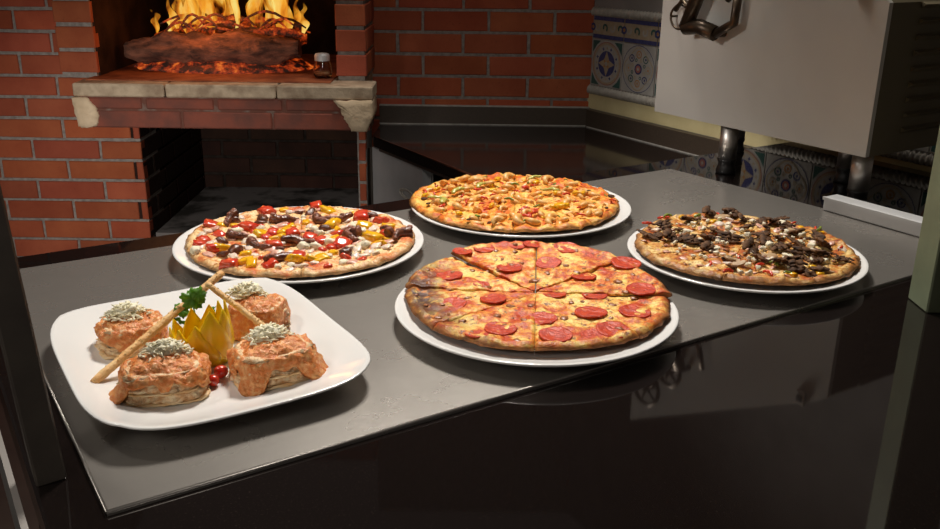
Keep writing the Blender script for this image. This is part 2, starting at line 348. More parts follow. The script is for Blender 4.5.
# brick wall on the left of the oven
YL = 2.98; wl = MB()
wl.box((-2.6, YL + .002, 0), (-1.095, YL + .16, .945), 1); wl.box((-2.6, YL + .002, .945), (-1.222, YL + .16, 1.080), 1); wl.box((-2.6, YL + .002, 1.080), (-1.308, YL + .16, 2.7), 1)
J1, J2 = -1.4535, -1.343
bricks(wl, -2.5, -1.092, 0, .945, lambda u, v, n: (u, YL - n, v), .0692, .2247, .8727, (J2, J1), mi=0, seed=8)
bricks(wl, -2.5, -1.309, 1.080, 2.0, lambda u, v, n: (u, YL - n, v), .0692, .2247, .8727, (J2, J1), mi=0, seed=10)
bricks(wl, -2.5, -1.222, .945, 1.080, lambda u, v, n: (u, YL - n, v), .0692, .2247, .8727, (J2, J1), mi=0, seed=9)
struct(wl.build('wall_left', ['brick', 'mortar']), 'orange red brick wall left of the oven')
# tiled wall on the right (runs in the bar's depth direction, w = 2.066)
WR = 2.066; cd = 2.478
def rw(s, z, n=0): return bar(WR - n, cd - s, z)        # s along the wall from the corner, n out of the wall
def rbox(mb, s0, s1, z0, z1, n0, n1, mi=0): mb.prism([rw(s0, z0, n0), rw(s1, z0, n0), rw(s1, z0, n1), rw(s0, z0, n1)], (0, 0, z1 - z0), mi)
w = MB(); rbox(w, -.1, 3.4, 0, 2.7, 0, -.12); struct(w.build('wall_right', 'paint_wall'), 'grey painted wall behind the steel appliance')
w = MB(); rbox(w, -.005, 3.3, .962, 1.012, .006, -.01); struct(w.build('trim_1', 'yellow_paint'), 'cream yellow band along the foot of the tiled wall')
def rope(name, z, r, label):
    mb = MB(); rings = []; n = 12; L = 3.2; steps = 900
    for i in range(steps):
        s_ = L * i / steps; k = 1 + .26 * math.sin(2 * PI * s_ / .0145)
        rings.append([rw(s_ + .25 * r * math.sin(ph), z + r * k * math.sin(ph), .002 + r * .9 * k * max(math.cos(ph), -.1)) for ph in [2 * PI * j / n for j in range(n)]])
    mb.loft(rings); struct(mb.build(name, 'moulding'), label)
rope('trim_2', 1.028, .014, 'beige rope moulding below the painted tiles')
rope('trim_3', 1.288, .013, 'beige rope moulding above the painted tiles')
# painted tiles: all of them one band of the wall
tl = MB(); TW = .1525; TILEM = ['tile_white', 'tile_blue', 'tile_sand', 'tile_green', 'tile_ochre', 'tile_pink', 'grout']
def plate2(pts, mi, n=.0088):
    tl.prism([rw(s_, z_, n - .0006) for s_, z_ in pts], W_ * -.0006, mi)
def ringm(cs, cz, r0, r1, mi, n=.0088, k=28, sq=1, lob=0, amp=0, ph0=0):
    rr0 = [[], []]
    for j in range(k):
        ph = 2 * PI * j / k; wv = 1 + amp * math.cos(lob * ph + ph0)
        for q, rr in enumerate((r0, r1)):
            rr0[q].append(rw(cs + rr * wv * math.cos(ph), cz + rr * wv * math.sin(ph), n))
    n0 = len(tl.v); tl.v += [tuple(p) for p in rr0[0] + rr0[1]]
    for j in range(k): tl.face([n0 + j, n0 + (j + 1) % k, n0 + k + (j + 1) % k, n0 + k + j], mi, False)
def star(cs, cz, r0, r1, pts_, mi, n, ph0=0):
    plate2([(cs + (r1 if j % 2 == 0 else r0) * math.cos(PI * j / pts_ + ph0), cz + (r1 if j % 2 == 0 else r0) * math.sin(PI * j / pts_ + ph0)) for j in range(pts_ * 2)], mi, n)
rbox(tl, 0, 3.2, 1.04, 1.278, .004, 0, 6)
for i in range(20):
    s0 = .012 + i * (TW + .004); z0 = 1.046; cs = s0 + TW / 2; cz = z0 + TW / 2
    rbox(tl, s0, s0 + TW, z0, z0 + TW, .008, 0, 0)
    if i % 2 == 0:
        for a_ in (-1, 1):
            for b_ in (-1, 1):
                plate2([(cs + a_ * .073, cz + b_ * .073), (cs + a_ * .034, cz + b_ * .073), (cs + a_ * .056, cz + b_ * .056), (cs + a_ * .073, cz + b_ * .034)], 3)
        ringm(cs, cz, .062, .069, 2); ringm(cs, cz, .069, .0715, 5)
        for j in range(16): star(cs + .051 * math.cos(j * PI / 8), cz + .051 * math.sin(j * PI / 8), .003, .006, 4, 1 if j % 2 else 2, .0088)
        ringm(cs, cz, .0, .042, 1, .0089); star(cs, cz, .018, .041, 4, 2, .0095); star(cs, cz, .008, .02, 4, 4, .0101, PI / 4); ringm(cs, cz, 0, .008, 0, .0103, 16)
    else:
        ringm(cs, cz, .060, .0645, 2, lob=4, amp=.10); ringm(cs, cz, .0735, .0755, 1, lob=4, amp=-.0)
        for j in range(8):
            ph = j * PI / 4; c_, s_ = cs + .046 * math.cos(ph), cz + .046 * math.sin(ph)
            ringm(c_, s_, .009, .0125, (2, 3, 4, 1)[j % 4], k=12); star(c_, s_, .002, .006, 5, (4, 1)[j % 2], .0088)
        for j in range(8):
            ph = j * PI / 4 + PI / 8; ringm(cs + .030 * math.cos(ph), cz + .030 * math.sin(ph), .003, .006, (3, 2)[j % 2], k=10)
        ringm(cs, cz, .0, .017, 1); ringm(cs, cz, 0, .012, 5, .0092); ringm(cs, cz, 0, .005, 0, .0096, 12)
    zb = z0 + TW + .003
    rbox(tl, s0, s0 + TW, zb, zb + .074, .008, 0, 2)
    for q in (0.001, .060): plate2([(s0, zb + q), (s0 + TW, zb + q), (s0 + TW, zb + q + .013), (s0, zb + q + .013)], 1)
    for j in range(4):                                  # scrolls between the two blue lines
        c_ = s0 + TW * (j + .5) / 4; up = 1 if j % 2 else -1
        pts_o = []; pts_i = []
        for k in range(15):
            t_ = k / 14; ph = PI * (1.5 * t_ - .25) * up; r_ = .017 * (1 - .45 * t_)
            pts_o.append((c_ + r_ * math.cos(ph), zb + .037 + r_ * math.sin(ph))); pts_i.append((c_ + (r_ - .007) * math.cos(ph), zb + .037 + (r_ - .007) * math.sin(ph)))
        n0 = len(tl.v); tl.v += [tuple(rw(a_, b_, .0088)) for a_, b_ in pts_o + pts_i]
        for k in range(14): tl.face([n0 + k, n0 + k + 1, n0 + 16 + k, n0 + 15 + k], (0, 3)[j % 2])
    ringm(s0 - .002, zb + .037, .006, .013, 1, .0092, 14); ringm(s0 - .002, zb + .037, 0, .005, 4, .0092, 10)
struct(tl.build('trim_4', TILEM), 'band of blue, sand and white painted tiles with round and floral motifs')

# ------------------------------------------------------------------ brick oven
oven = thing('brick_oven', 'red brick wood-fired oven with a stone hearth ledge and dark niche below', 'oven')
def pillar(x0, x1, y0, y1, z0, z1, vorg, joints, side, pitch=.36, seed=1, course=.0765):
    mb = MB(); mb.box((x0 + .005, y0 + .004, z0), (x1 - .005, y1, z1), 1)
    bricks(mb, x0, x1, z0, z1, lambda u, v, n: (u, y0 + .004 - n, v), course, pitch, vorg, joints, jt=.012, mi=0, seed=seed)
    if side > 0: bricks(mb, y0 + .002, y1, z0, z1, lambda u, v, n: (x1 - .005 + n, u, v), course, .22, vorg, (0, .11), jt=.012, mi=0, seed=seed + 1)
    if side < 0: bricks(mb, y0 + .002, y1, z0, z1, lambda u, v, n: (x0 + .005 - n, y0 + y1 - u, v), course, .22, vorg, (0, .11), jt=.012, mi=0, seed=seed + 1)
    return mb
pillar(-1.306, -1.186, 2.93, 3.2, 1.083, 1.50, 1.092, (-1.31,), 0, seed=21).build('pillar', ['brick', 'mortar'], oven)
pillar(-.430, -.336, 2.93, 3.2, 1.083, 1.50, 1.092, (-.6,), 1, seed=22).build('pillar', ['brick', 'mortar'], oven)
# ledge: stone slabs with an open crack, on two courses of stained brick, plastered at both ends
mb = MB(); segs = [(-1.219, -.94), (-.936, -.60), (-.596, -.304)]
for a_, b_ in segs: mb.box((a_, 2.80, 1.043), (b_, 2.935, 1.083), 0, bev=.004)
mb.box((-1.219, 2.935, 1.043), (-.345, 3.205, 1.0828))
mb.build('hearth_slab', 'stone', oven)
mb = MB(); mb.box((-1.20, 2.86, 1.0835), (-.44, 3.60, 1.087)); mb.build('hearth_floor', 'hearth', oven)
mb = MB(); mb.box((-1.205, 2.806, .948), (-.315, 2.93, 1.043), 1); mb.box((-1.205, 2.93, .948), (-.345, 3.2, 1.043), 1)
xx = -1.20
for L_ in (.20, .22, .21, .22): mb.box((xx, 2.802, 1.006), (xx + L_ - .012, 2.9, 1.040), 0, bev=.004); xx += L_
xx = -1.20
for L_ in (.31, .28, .30): mb.box((xx, 2.801, .948), (xx + L_ - .006, 2.9, 1.000), 0, bev=.004); xx += L_
mb.build('lintel', ['lintel', 'lintel_joint'], oven)
def plaster(poly, x1):
    mb = MB(); mb.loft([[(x, 2.789 if y == 0 else 2.789 + y, z) for x, y, z in poly], [(x, .42, z) if False else (x, 2.789 + .40, z) for x, y, z in poly]])
    return mb
pr_ = random.Random(3)
def plaster_poly(pts):
    out = []
    for i in range(len(pts)):
        a_, b_ = pts[i], pts[(i + 1) % len(pts)]
        for k in range(6):
            t_ = k / 6; j_ = .0025 if k else 0
            out.append((a_[0] + (b_[0] - a_[0]) * t_ + pr_.uniform(-j_, j_), 0, a_[1] + (b_[1] - a_[1]) * t_ + pr_.uniform(-j_, j_)))
    return out
def plaster_mesh(pts):
    poly = plaster_poly(pts); mb = MB(); cx_ = sum(p[0] for p in poly) / len(poly); cz_ = sum(p[2] for p in poly) / len(poly)
    sc = lambda f, y: [(cx_ + (p[0] - cx_) * f, y + .002 * noise.noise(Vector((p[0] * 30, 0, p[2] * 30))), cz_ + (p[2] - cz_) * f) for p in poly]
    mb.loft([sc(1, 2.925), sc(1, 2.800), sc(.93, 2.792), sc(.6, 2.790), sc(.1, 2.789)], 0, True); return mb
plaster_mesh([(-.424, 1.040), (-.306, 1.043), (-.304, .995), (-.322, .946), (-.372, .945), (-.388, .975), (-.402, 1.005), (-.405, 1.02)]).build('plaster_patch', 'plaster', oven)
plaster_mesh([(-1.224, 1.040), (-1.178, 1.040), (-1.155, 1.015), (-1.145, .985), (-1.155, .955), (-1.19, .946), (-1.214, .950)]).build('plaster_patch', 'plaster', oven)
# fire chamber (sooty lining) and the vault above
mb = MB(); mb.box((-1.30, 2.945, 1.084), (-1.1850, 3.75, 1.60)); mb.box((-.431, 3.2, 1.05), (-.363, 3.75, 1.60)); mb.box((-1.30, 3.66, 1.05), (-.363, 3.75, 1.60))
mb.box((-1.30, 2.95, 1.55), (-.363, 3.75, 1.62)); mb.box((-1.21, 3.21, 1.04), (-.363, 3.7, 1.082))
mb.build('fire_chamber', 'soot', oven)
mb = pillar(-1.306, -.336, 2.93, 3.2, 1.50, 2.3, 1.092, (-.6, -.49), 1, .2247, 30); mb.build('breast', ['brick', 'mortar'], oven)
# niche below
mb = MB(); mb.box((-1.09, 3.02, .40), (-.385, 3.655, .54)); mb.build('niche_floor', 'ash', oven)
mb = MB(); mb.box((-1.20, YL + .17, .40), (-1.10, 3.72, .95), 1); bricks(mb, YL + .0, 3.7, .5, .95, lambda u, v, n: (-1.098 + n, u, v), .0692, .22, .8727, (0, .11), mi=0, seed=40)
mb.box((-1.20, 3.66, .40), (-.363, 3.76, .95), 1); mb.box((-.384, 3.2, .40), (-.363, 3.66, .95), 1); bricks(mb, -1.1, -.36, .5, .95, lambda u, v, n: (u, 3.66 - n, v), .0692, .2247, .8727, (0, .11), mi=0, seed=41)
mb.build('niche_lining', ['dark_brick', 'dark_mortar'], oven)
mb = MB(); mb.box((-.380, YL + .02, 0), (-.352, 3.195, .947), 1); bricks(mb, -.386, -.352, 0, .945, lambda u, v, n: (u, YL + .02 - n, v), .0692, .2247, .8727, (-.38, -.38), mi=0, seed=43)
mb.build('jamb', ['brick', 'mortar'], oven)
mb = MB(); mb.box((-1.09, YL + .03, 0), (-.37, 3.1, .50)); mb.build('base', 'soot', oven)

# ------------------------------------------------------------------ fire
def log(name, a, b, r, seed, material, label):
    a, b = Vector(a), Vector(b); n = 44; rings = []; ax = (b - a).normalized(); s1 = ax.cross(Vector((0, 0, 1))).normalized(); s2 = s1.cross(ax); L = (b - a).length
    mb = MB()
    for i in range(n + 1):
        t_ = i / n; p = a.lerp(b, t_); k = (.30 + .70 * math.sin(PI * min(max(t_, .02), .98)) ** .4)
        ring = []
        for j in range(20):
            ph = 2 * PI * j / 20; q = Vector((t_ * L * 14, math.cos(ph) * 1.6, math.sin(ph) * 1.6 + seed))
            rr = r * k * (1 + .34 * noise.noise(q) + .20 * noise.noise(q * 3))
            ring.append(p + s1 * math.cos(ph) * rr + s2 * math.sin(ph) * rr - s2 * 0)
        rings.append(ring)
    mb.loft(rings); o = mb.build(name, material)
    return tag(o, label, 'log', 'logs burning in the oven')
log('fire_log', (-1.15, 3.10, 1.150), (-.57, 3.08, 1.164), .051, 1, 'bark', 'long thick charred log lying across the front of the fire')
log('fire_log', (-.98, 3.24, 1.215), (-.58, 3.20, 1.215), .042, 2, 'ember', 'glowing orange log lying along the top of the fire')
log('fire_log', (-1.12, 3.30, 1.155), (-.88, 3.14, 1.205), .036, 3, 'ember', 'short dark red log at the left end of the fire')
log('fire_log', (-.80, 3.13, 1.205), (-.56, 3.16, 1.190), .030, 4, 'ember', 'short glowing log at the right end of the fire')
# a few thin burning splints over the logs
spn = MB(); rs = random.Random(8)
for i in range(26):
    x = rs.uniform(-1.0, -.62); y = rs.uniform(3.08, 3.26); z = 1.215 + rs.uniform(0, .05); a_ = rs.uniform(-.5, .5); L_ = rs.uniform(.08, .2); hh = rs.uniform(.01, .05)
    spn.tube([(x + L_ * (t_ - .5), y + a_ * L_ * (t_ - .5), z - .02 + hh * math.sin(PI * t_)) for t_ in [k / 6 for k in range(7)]], [.002 + .003 * math.sin(PI * (k + .5) / 7) for k in range(7)], 6)
tag(spn.build('kindling', 'ember'), 'thin glowing kindling sticks curled over the burning logs', 'kindling', None, 'stuff')
mb = MB(); rings = []
for i in range(12):
    r_ = 1 - i / 11.5; rings.append([(-.85 + .31 * r_ * math.cos(2 * PI * j / 40) * (1 + .08 * noise.noise(Vector((j, i, 0)) * .7)), 3.2 + .19 * r_ * math.sin(2 * PI * j / 40), 1.087 + .07 * (1 - r_ ** 2.2) + .012 * noise.noise(Vector((j * .8, i * 1.3, 3)))) for j in range(40)])
mb.loft(rings); tag(mb.build('ember_bed', 'ember'), 'heap of red glowing embers under the logs in the oven', 'embers', None, 'stuff')
fl_ = MB(); rs = random.Random(12); hts = []
def tongue(x, y, z, h, wd, lean, sd):
    n = 22; rings = []
    for i in range(n + 1):
        t_ = i / n; wv = wd * (math.sin(PI * min(t_ * .82 + .13, 1)) ** .9) * (1 - t_ * .55) + .0008
        cx_ = x + lean * t_ ** 1.5 + .028 * noise.noise(Vector((sd, t_ * 3.2, 0))) * (.3 + t_); cy_ = y + .03 * noise.noise(Vector((sd, t_ * 2.6, 9)))
        tw = sd + t_ * 1.6
        rings.append([(cx_ + wv * math.cos(ph) * math.cos(tw) - .3 * wv * math.sin(ph) * math.sin(tw), cy_ + .55 * wv * math.cos(ph) * math.sin(tw) + .3 * wv * math.sin(ph) * math.cos(tw), z + h * t_) for ph in [2 * PI * j / 10 for j in range(10)]])
        hts.extend([t_] * 10)
    fl_.loft(rings)
for (x, h, wd, lean) in [(-1.00, .15, .022, .0), (-.965, .18, .030, .03), (-.93, .22, .032, .02), (-.905, .17, .026, .03), (-1.03, .10, .02, -.02), (-.985, .20, .022, .05), (-.95, .12, .03, -.04), (-.89, .20, .024, -.02),
                         (-.74, .14, .022, .02), (-.715, .20, .028, .02), (-.69, .17, .022, .04), (-.66, .20, .024, -.02), (-.635, .16, .026, .0), (-.61, .12, .02, .02), (-.77, .12, .02, .05), (-.645, .22, .020, -.03),
                         (-1.07, .06, .014, .0), (-1.04, .05, .016, .01), (-.84, .16, .018, .0), (-.80, .18, .016, .03), (-.58, .08, .014, .01), (-.87, .22, .02, .01)]:
    tongue(x, rs.uniform(3.16, 3.27), 1.20, h * 1.3, wd * 1.45, lean, rs.uniform(0, 6))
fl_.att['height'] = hts
tag(fl_.build('flames', 'flame'), 'yellow and orange flames rising from the burning logs', 'fire', None, 'stuff')
l = bpy.data.lights.new('fire_glow', 'POINT'); l.energy = 1.6; l.color = (1, .36, .10); l.shadow_soft_size = .10; l.specular_factor = .2
o = bpy.data.objects.new('fire_glow', l); COL.objects.link(o); o.location = (-.85, 3.02, 1.30)
# shaker on the hearth ledge
sp = at(323, 77, 1.087)
sh = thing('spice_shaker', 'small glass shaker with a metal lid beside the fire', 'shaker', (-.478, 2.955, 1.0875))
mb = MB(); mb.lathe([(.0, 0), (.022, 0), (.029, .006), (.031, .02), (.027, .042), (.022, .056), (.022, .062), (.020, .062), (.020, .056), (.025, .041), (.029, .02), (.027, .008), (0, .004)], 32); mb.build('jar', 'glass', sh)
mb = MB(); mb.lathe([(.024, .054), (.0245, .070), (.021, .076), (0, .079)], 32); mb.build('lid', 'satin', sh)
mb = MB(); mb.lathe([(0, .005), (.026, .009), (.0275, .02), (.0, .022)], 24); mb.build('seasoning', 'flakes', sh)

# ------------------------------------------------------------------ corner worktop (lower) and what stands under it
ZC = .90
ct = thing('corner_worktop', 'black polished granite worktop in the corner between brick and tiled walls', 'worktop')
A_ = bar(1.323, 1.625, ZC); B_ = bar(1.323, 2.677, ZC); C_ = Vector((-.318, 3.19, ZC)); E_ = Vector((.412, 3.19, ZC)); F_ = bar(2.058, 1.625, ZC)
mb = MB(); mb.prism([p - Vector((0, 0, .035)) for p in (A_, B_, C_, E_, F_)][::-1], (0, 0, .035)); mb.build('slab', 'worktop_granite', ct)
mb = MB(); mb.box((-.322, 3.176, ZC), (.408, 3.193, .963)); mb.prism([bar(2.038, 1.625, ZC), bar(2.058, 1.625, ZC), bar(2.058, cd - .02, ZC), bar(2.038, cd - .02, ZC)], (0, 0, .0605)); mb.build('upstand', 'granite_upstand', ct)
mb = MB(); mb.box((-.322, 3.172, ZC + .0002), (.402, 3.177, ZC + .0035)); mb.prism([bar(2.033, 1.625, ZC + .0002), bar(2.039, 1.625, ZC + .0002), bar(2.039, cd - .03, ZC + .0002), bar(2.033, cd - .03, ZC + .0002)], (0, 0, .003))
mb.box((-.322, 3.176, .963), (.408, 3.193, .9665)); mb.build('sealant_line', 'sealant', ct)
mb = MB(); mb.prism([bar(1.3195, 1.63, ZC - .004), bar(1.3235, 1.63, ZC - .004), bar(1.3235, 2.672, ZC - .004), bar(1.3195, 2.672, ZC - .004)], (0, 0, .0045)); mb.build('edge_highlight', 'edge_glint', ct)  # added bright strip imitating the highlight along the slab's bevelled edge
mb = MB(); mb.prism([bar(1.336, 1.63, ZC - .05), bar(1.37, 1.63, ZC - .05), bar(1.37, 2.66, ZC - .05), bar(1.336, 2.66, ZC - .05)], (0, 0, .015)); mb.build('apron', 'dark_metal', ct)
cab = thing('steel_cabinet', 'stainless steel undercounter cabinet beside the oven, below the corner worktop', 'cabinet')
mb = MB(); mb.prism([bar(1.375, 2.372, 0), bar(1.375, 2.755, 0), bar(1.60, 2.755, 0), bar(1.75, 2.70, 0), bar(1.75, 2.372, 0)][::-1], (0, 0, .864)); mb.build('body', 'steel', cab)
mb = MB(); mb.prism([bar(1.345, 2.385, .10), bar(1.345, 2.728, .10), bar(1.374, 2.728, .10), bar(1.374, 2.385, .10)][::-1], (0, 0, .75)); dr = mb.build('door', 'satin', cab)
mb = MB()
for r_, w0 in ((.038, 1.338), (.030, 1.341)):
    pts_ = [bar(w0, 2.475 + r_ * 1.25 * math.cos(2 * PI * k / 28), .745 + r_ * .42 * math.sin(2 * PI * k / 28)) for k in range(29)]
    mb.tube(pts_, .003, 6)
mb.build('recessed_pull', 'moulding', dr)
mb = MB(); mb.prism([bar(1.340, 2.732, .05), bar(1.340, 2.752, .05), bar(1.374, 2.752, .05), bar(1.374, 2.732, .05)][::-1], (0, 0, .795)); mb.build('side_frame', 'dark_metal', cab)
shf = thing('storage_rack', 'black metal rack under the worktop, right of the steel cabinet', 'rack')
mb = MB(); mb.prism([bar(1.60, 1.66, 0), bar(1.60, 2.36, 0), bar(1.72, 2.36, 0), bar(1.72, 1.66, 0)][::-1], (0, 0, .86)); mb.build('back_panel', 'black', shf)
for z_ in (.30, .60, .78):
    mb = MB(); mb.prism([bar(1.36, 1.66, z_), bar(1.36, 2.36, z_), bar(1.60, 2.36, z_), bar(1.60, 1.66, z_)][::-1], (0, 0, .012)); mb.build('shelf', 'black', shf)

# ------------------------------------------------------------------ bar: granite top, steel sheet, body
br = thing('bar_counter', 'raised bar counter with a black polished granite top, carrying the steel sheet', 'counter', (0, 0, 0), BAR)
mb = MB(); mb.box((.055, -.9, .955), (2.06, 1.61, T), bev=.003); mb.build('granite_top', 'granite', br)
mb = MB(); mb.box((.10, -.85, 0), (2.05, 1.58, .955)); mb.build('base', 'black', br)
sh_ = thing('steel_sheet', 'large brushed stainless steel sheet lying on the black granite bar', 'metal sheet', (0, 0, T), BAR)
mb = MB(); n0 = [(.106, .778), (1.60, .785), (1.56, 1.10), (1.532, 1.528), (.098, 1.535)]
mb.prism([(x, y, 0) for x, y in n0], (0, 0, .003)); 
mb.build('sheet', 'sheet', sh_)
mb = MB()     # folded front lip, slightly raised
mb.tube([(.106, .780, .0032), (1.60, .787, .0032)], .0022, 8); mb.tube([(.106, .780, .0032), (.098, 1.535, .0032)], .0016, 8); mb.build('folded_edge', 'sheet', sh_)
rl = MB(); rl.box((1.545, .70, T + .0035), (1.585, 1.112, T + .0315), bev=.002)
rl.box((1.541, .70, T + .026), (1.546, 1.112, T + .0315))
o = rl.build('steel_rail', 'satin'); o.rotation_euler.z = BAR; tag(o, 'low bright steel rail standing on the right end of the metal sheet', 'rail')
for w0 in (.036,):
    mb = MB(); mb.box((w0, .2, .93), (w0 + .006, 1.6, .997)); o = mb.build('edge_trim', 'steel_leg'); o.rotation_euler.z = BAR; tag(o, 'thin metal trim along the left end of the granite bar', 'trim')
sl = MB(); sl.box((-.6, -.4, .80), (.015, 1.45, .83), bev=.003); sl.box((-.5, -.3, 0), (-.02, 1.35, .80)); o = sl.build('side_counter', 'black'); o.rotation_euler.z = BAR
tag(o, 'low black side counter left of the bar behind the dark post', 'counter')

# posts
ps = MB(); ps.box((-.028, 0, 0), (0, .040, 1.3), bev=.002); o = ps.build('dark_post', 'dark_metal', None, bar(.086, .862, T)); o.rotation_euler = (0, R(-3.2), BAR)
tag(o, 'dark brown metal post at the left end of the bar', 'post')
ps = MB(); ps.box((.664, 1.233, T), (.75, 1.294, 2.3), bev=.002); tag(ps.build('green_post', 'green_paint'), 'pale green painted post at the right end of the bar', 'post')

# ------------------------------------------------------------------ stainless appliance on legs
ap = thing('stainless_appliance', 'large stainless steel kitchen appliance on legs behind the mushroom pizza', 'appliance', (0, 0, 0), BAR)
AZ = 1.115; a0, a1, w0, w1 = 1.064, 1.655, 1.588, 1.885
mb = MB(); prof = [(a0, AZ), (a0, 1.405), (a0 + .02, 1.425), (a1, 1.74), (a1, AZ)]
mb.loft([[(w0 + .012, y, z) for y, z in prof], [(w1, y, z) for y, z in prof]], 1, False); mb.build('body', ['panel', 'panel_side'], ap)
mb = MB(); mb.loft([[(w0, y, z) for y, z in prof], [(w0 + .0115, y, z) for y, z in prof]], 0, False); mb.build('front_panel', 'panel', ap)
mb = MB()
for k in range(9):
    z_ = 1.165 + k * .030
    mb.prism([(w0 + .10, a0 - .0005, z_), (w0 + .10, a0 - .010, z_ - .004), (w0 + .10, a0 - .0005, z_ - .012)], (.18, 0, 0))
mb.build('vent_louvres', 'panel_side', ap)
def leg(w, d):
    mb = MB(); mb.lathe([(.0, T + .03), (.0205, T + .03), (.0205, AZ), (0, AZ)], 28, c=(w, d, 0)); L = mb.build('leg', 'steel_leg', ap)
    mb = MB(); mb.lathe([(0, T), (.021, T), (.0235, T + .004), (.0195, T + .016), (.019, T + .024), (.0215, T + .030), (.0215, T + .034), (.0, T + .034)], 28, c=(w, d, 0)); mb.build('rubber_foot', 'rubber', L)
for (w, d) in ((1.628, 1.445), (1.645, 1.107), (1.80, 1.25), (1.83, 1.60)): leg(w, d)
# valve assembly on the front panel
def wheel(d, z, r):
    mb = MB(); pts_ = [(w0 - .028, d + r * math.cos(2 * PI * k / 32), z + r * math.sin(2 * PI * k / 32)) for k in range(33)]
    mb.tube(pts_, .0055, 8)
    for k in range(5):
        a_ = 2 * PI * k / 5; mb.tube([(w0 - .028, d, z), (w0 - .028, d + r * math.cos(a_), z + r * math.sin(a_))], .0035, 6)
    mb.tube([(w0 - .034, d, z), (w0 + .001, d, z)], .010, 12); mb.build('hand_wheel', 'bronze', ap)
wheel(1.575, 1.60, .045); wheel(1.50, 1.52, .038)
mb = MB()
mb.tube([(w0 - .03, 1.545, 1.325), (w0 - .035, 1.500, 1.42), (w0 - .03, 1.46, 1.50)], .016, 12)
mb.tube([(w0 - .03, 1.545, 1.325), (w0 - .030, 1.50, 1.330), (w0 - .028, 1.455, 1.318)], .017, 12)
mb.tube([(w0 - .028, 1.455, 1.318), (w0 - .028, 1.405, 1.345), (w0 - .028, 1.402, 1.40)], .010, 10)
mb.tube([(w0 - .028, 1.43, 1.39), (w0 - .03, 1.405, 1.42), (w0 - .03, 1.39, 1.47)], .007, 10)
for (d, z) in ((1.545, 1.325), (1.455, 1.318), (1.46, 1.50)): mb.tube([(w0 - .03, d, z), (w0 + .001, d, z)], .008, 10)
mb.tube([(w0 - .026, 1.585, 1.36), (w0 - .03, 1.56, 1.385), (w0 - .03, 1.53, 1.36), (w0 - .026, 1.545, 1.325)], .006, 8)
mb.build('valve_pipe', 'bronze', ap)
for k, (d, z, r) in enumerate(((1.575, 1.345, .030), (1.56, 1.40, .024))):
    mb = MB(); mb.tube([(w0 - .02, d + r * math.cos(2 * PI * q / 20), z + r * .9 * math.sin(2 * PI * q / 20)) for q in range(21)], .0028, 6)
    mb.tube([(w0 - .02, d + r, z), (w0 + .001, d + r, z)], .003, 6); mb.build('hanging_ring', 'bronze', ap)
mb = MB(); mb.box((w0 - .006, 1.115, 1.420), (w0, 1.140, 1.450), 0, bev=.001); mb.box((w0 - .009, 1.121, 1.428), (w0 - .006, 1.134, 1.442), 1); mb.build('switch', ['panel', 'black'], ap)

# ------------------------------------------------------------------ plates
def round_plate(c, r, label):
    k = r / .2; o = thing('dinner_plate', label, 'plate', (c[0], c[1], T + .0031), 0, 'round white pizza plates') if False else None
    mb = MB(); P = [(0, .0045), (.10, .0045), (.102, .0), (.108, .0), (.110, .005), (.150, .009), (.185, .0155), (.1985, .0205), (.2, .0225), (.1985, .0238), (.195, .0236), (.182, .0182), (.160, .0135), (.145, .0105), (.100, .0095), (0, .0095)]
    mb.lathe([(a_ * k, b_) for a_, b_ in P], 96)
    o = mb.build('round_plate', 'china', None, (c[0], c[1], T + .0031)); return tag(o, label, 'plate', 'round white pizza plates')
PZ = {'pep': ((.092, 1.183), .196, (.094, 1.214), .188), 'shr': ((.096, 1.706), .212, (.085, 1.718), .200), 'mus': ((.452, 1.432), .191, (.455, 1.452), .181), 'meat': ((-.285, 1.462), .207, (-.285, 1.469), .190)}
round_plate(PZ['pep'][0], .196, 'round white plate under the pepperoni pizza')
round_plate(PZ['shr'][0], .212, 'round white plate under the orange shrimp pizza at the back')
round_plate(PZ['mus'][0], .191, 'round white plate under the dark mushroom and feta pizza')
round_plate(PZ['meat'][0], .207, 'round white plate under the octopus and bell pepper pizza')

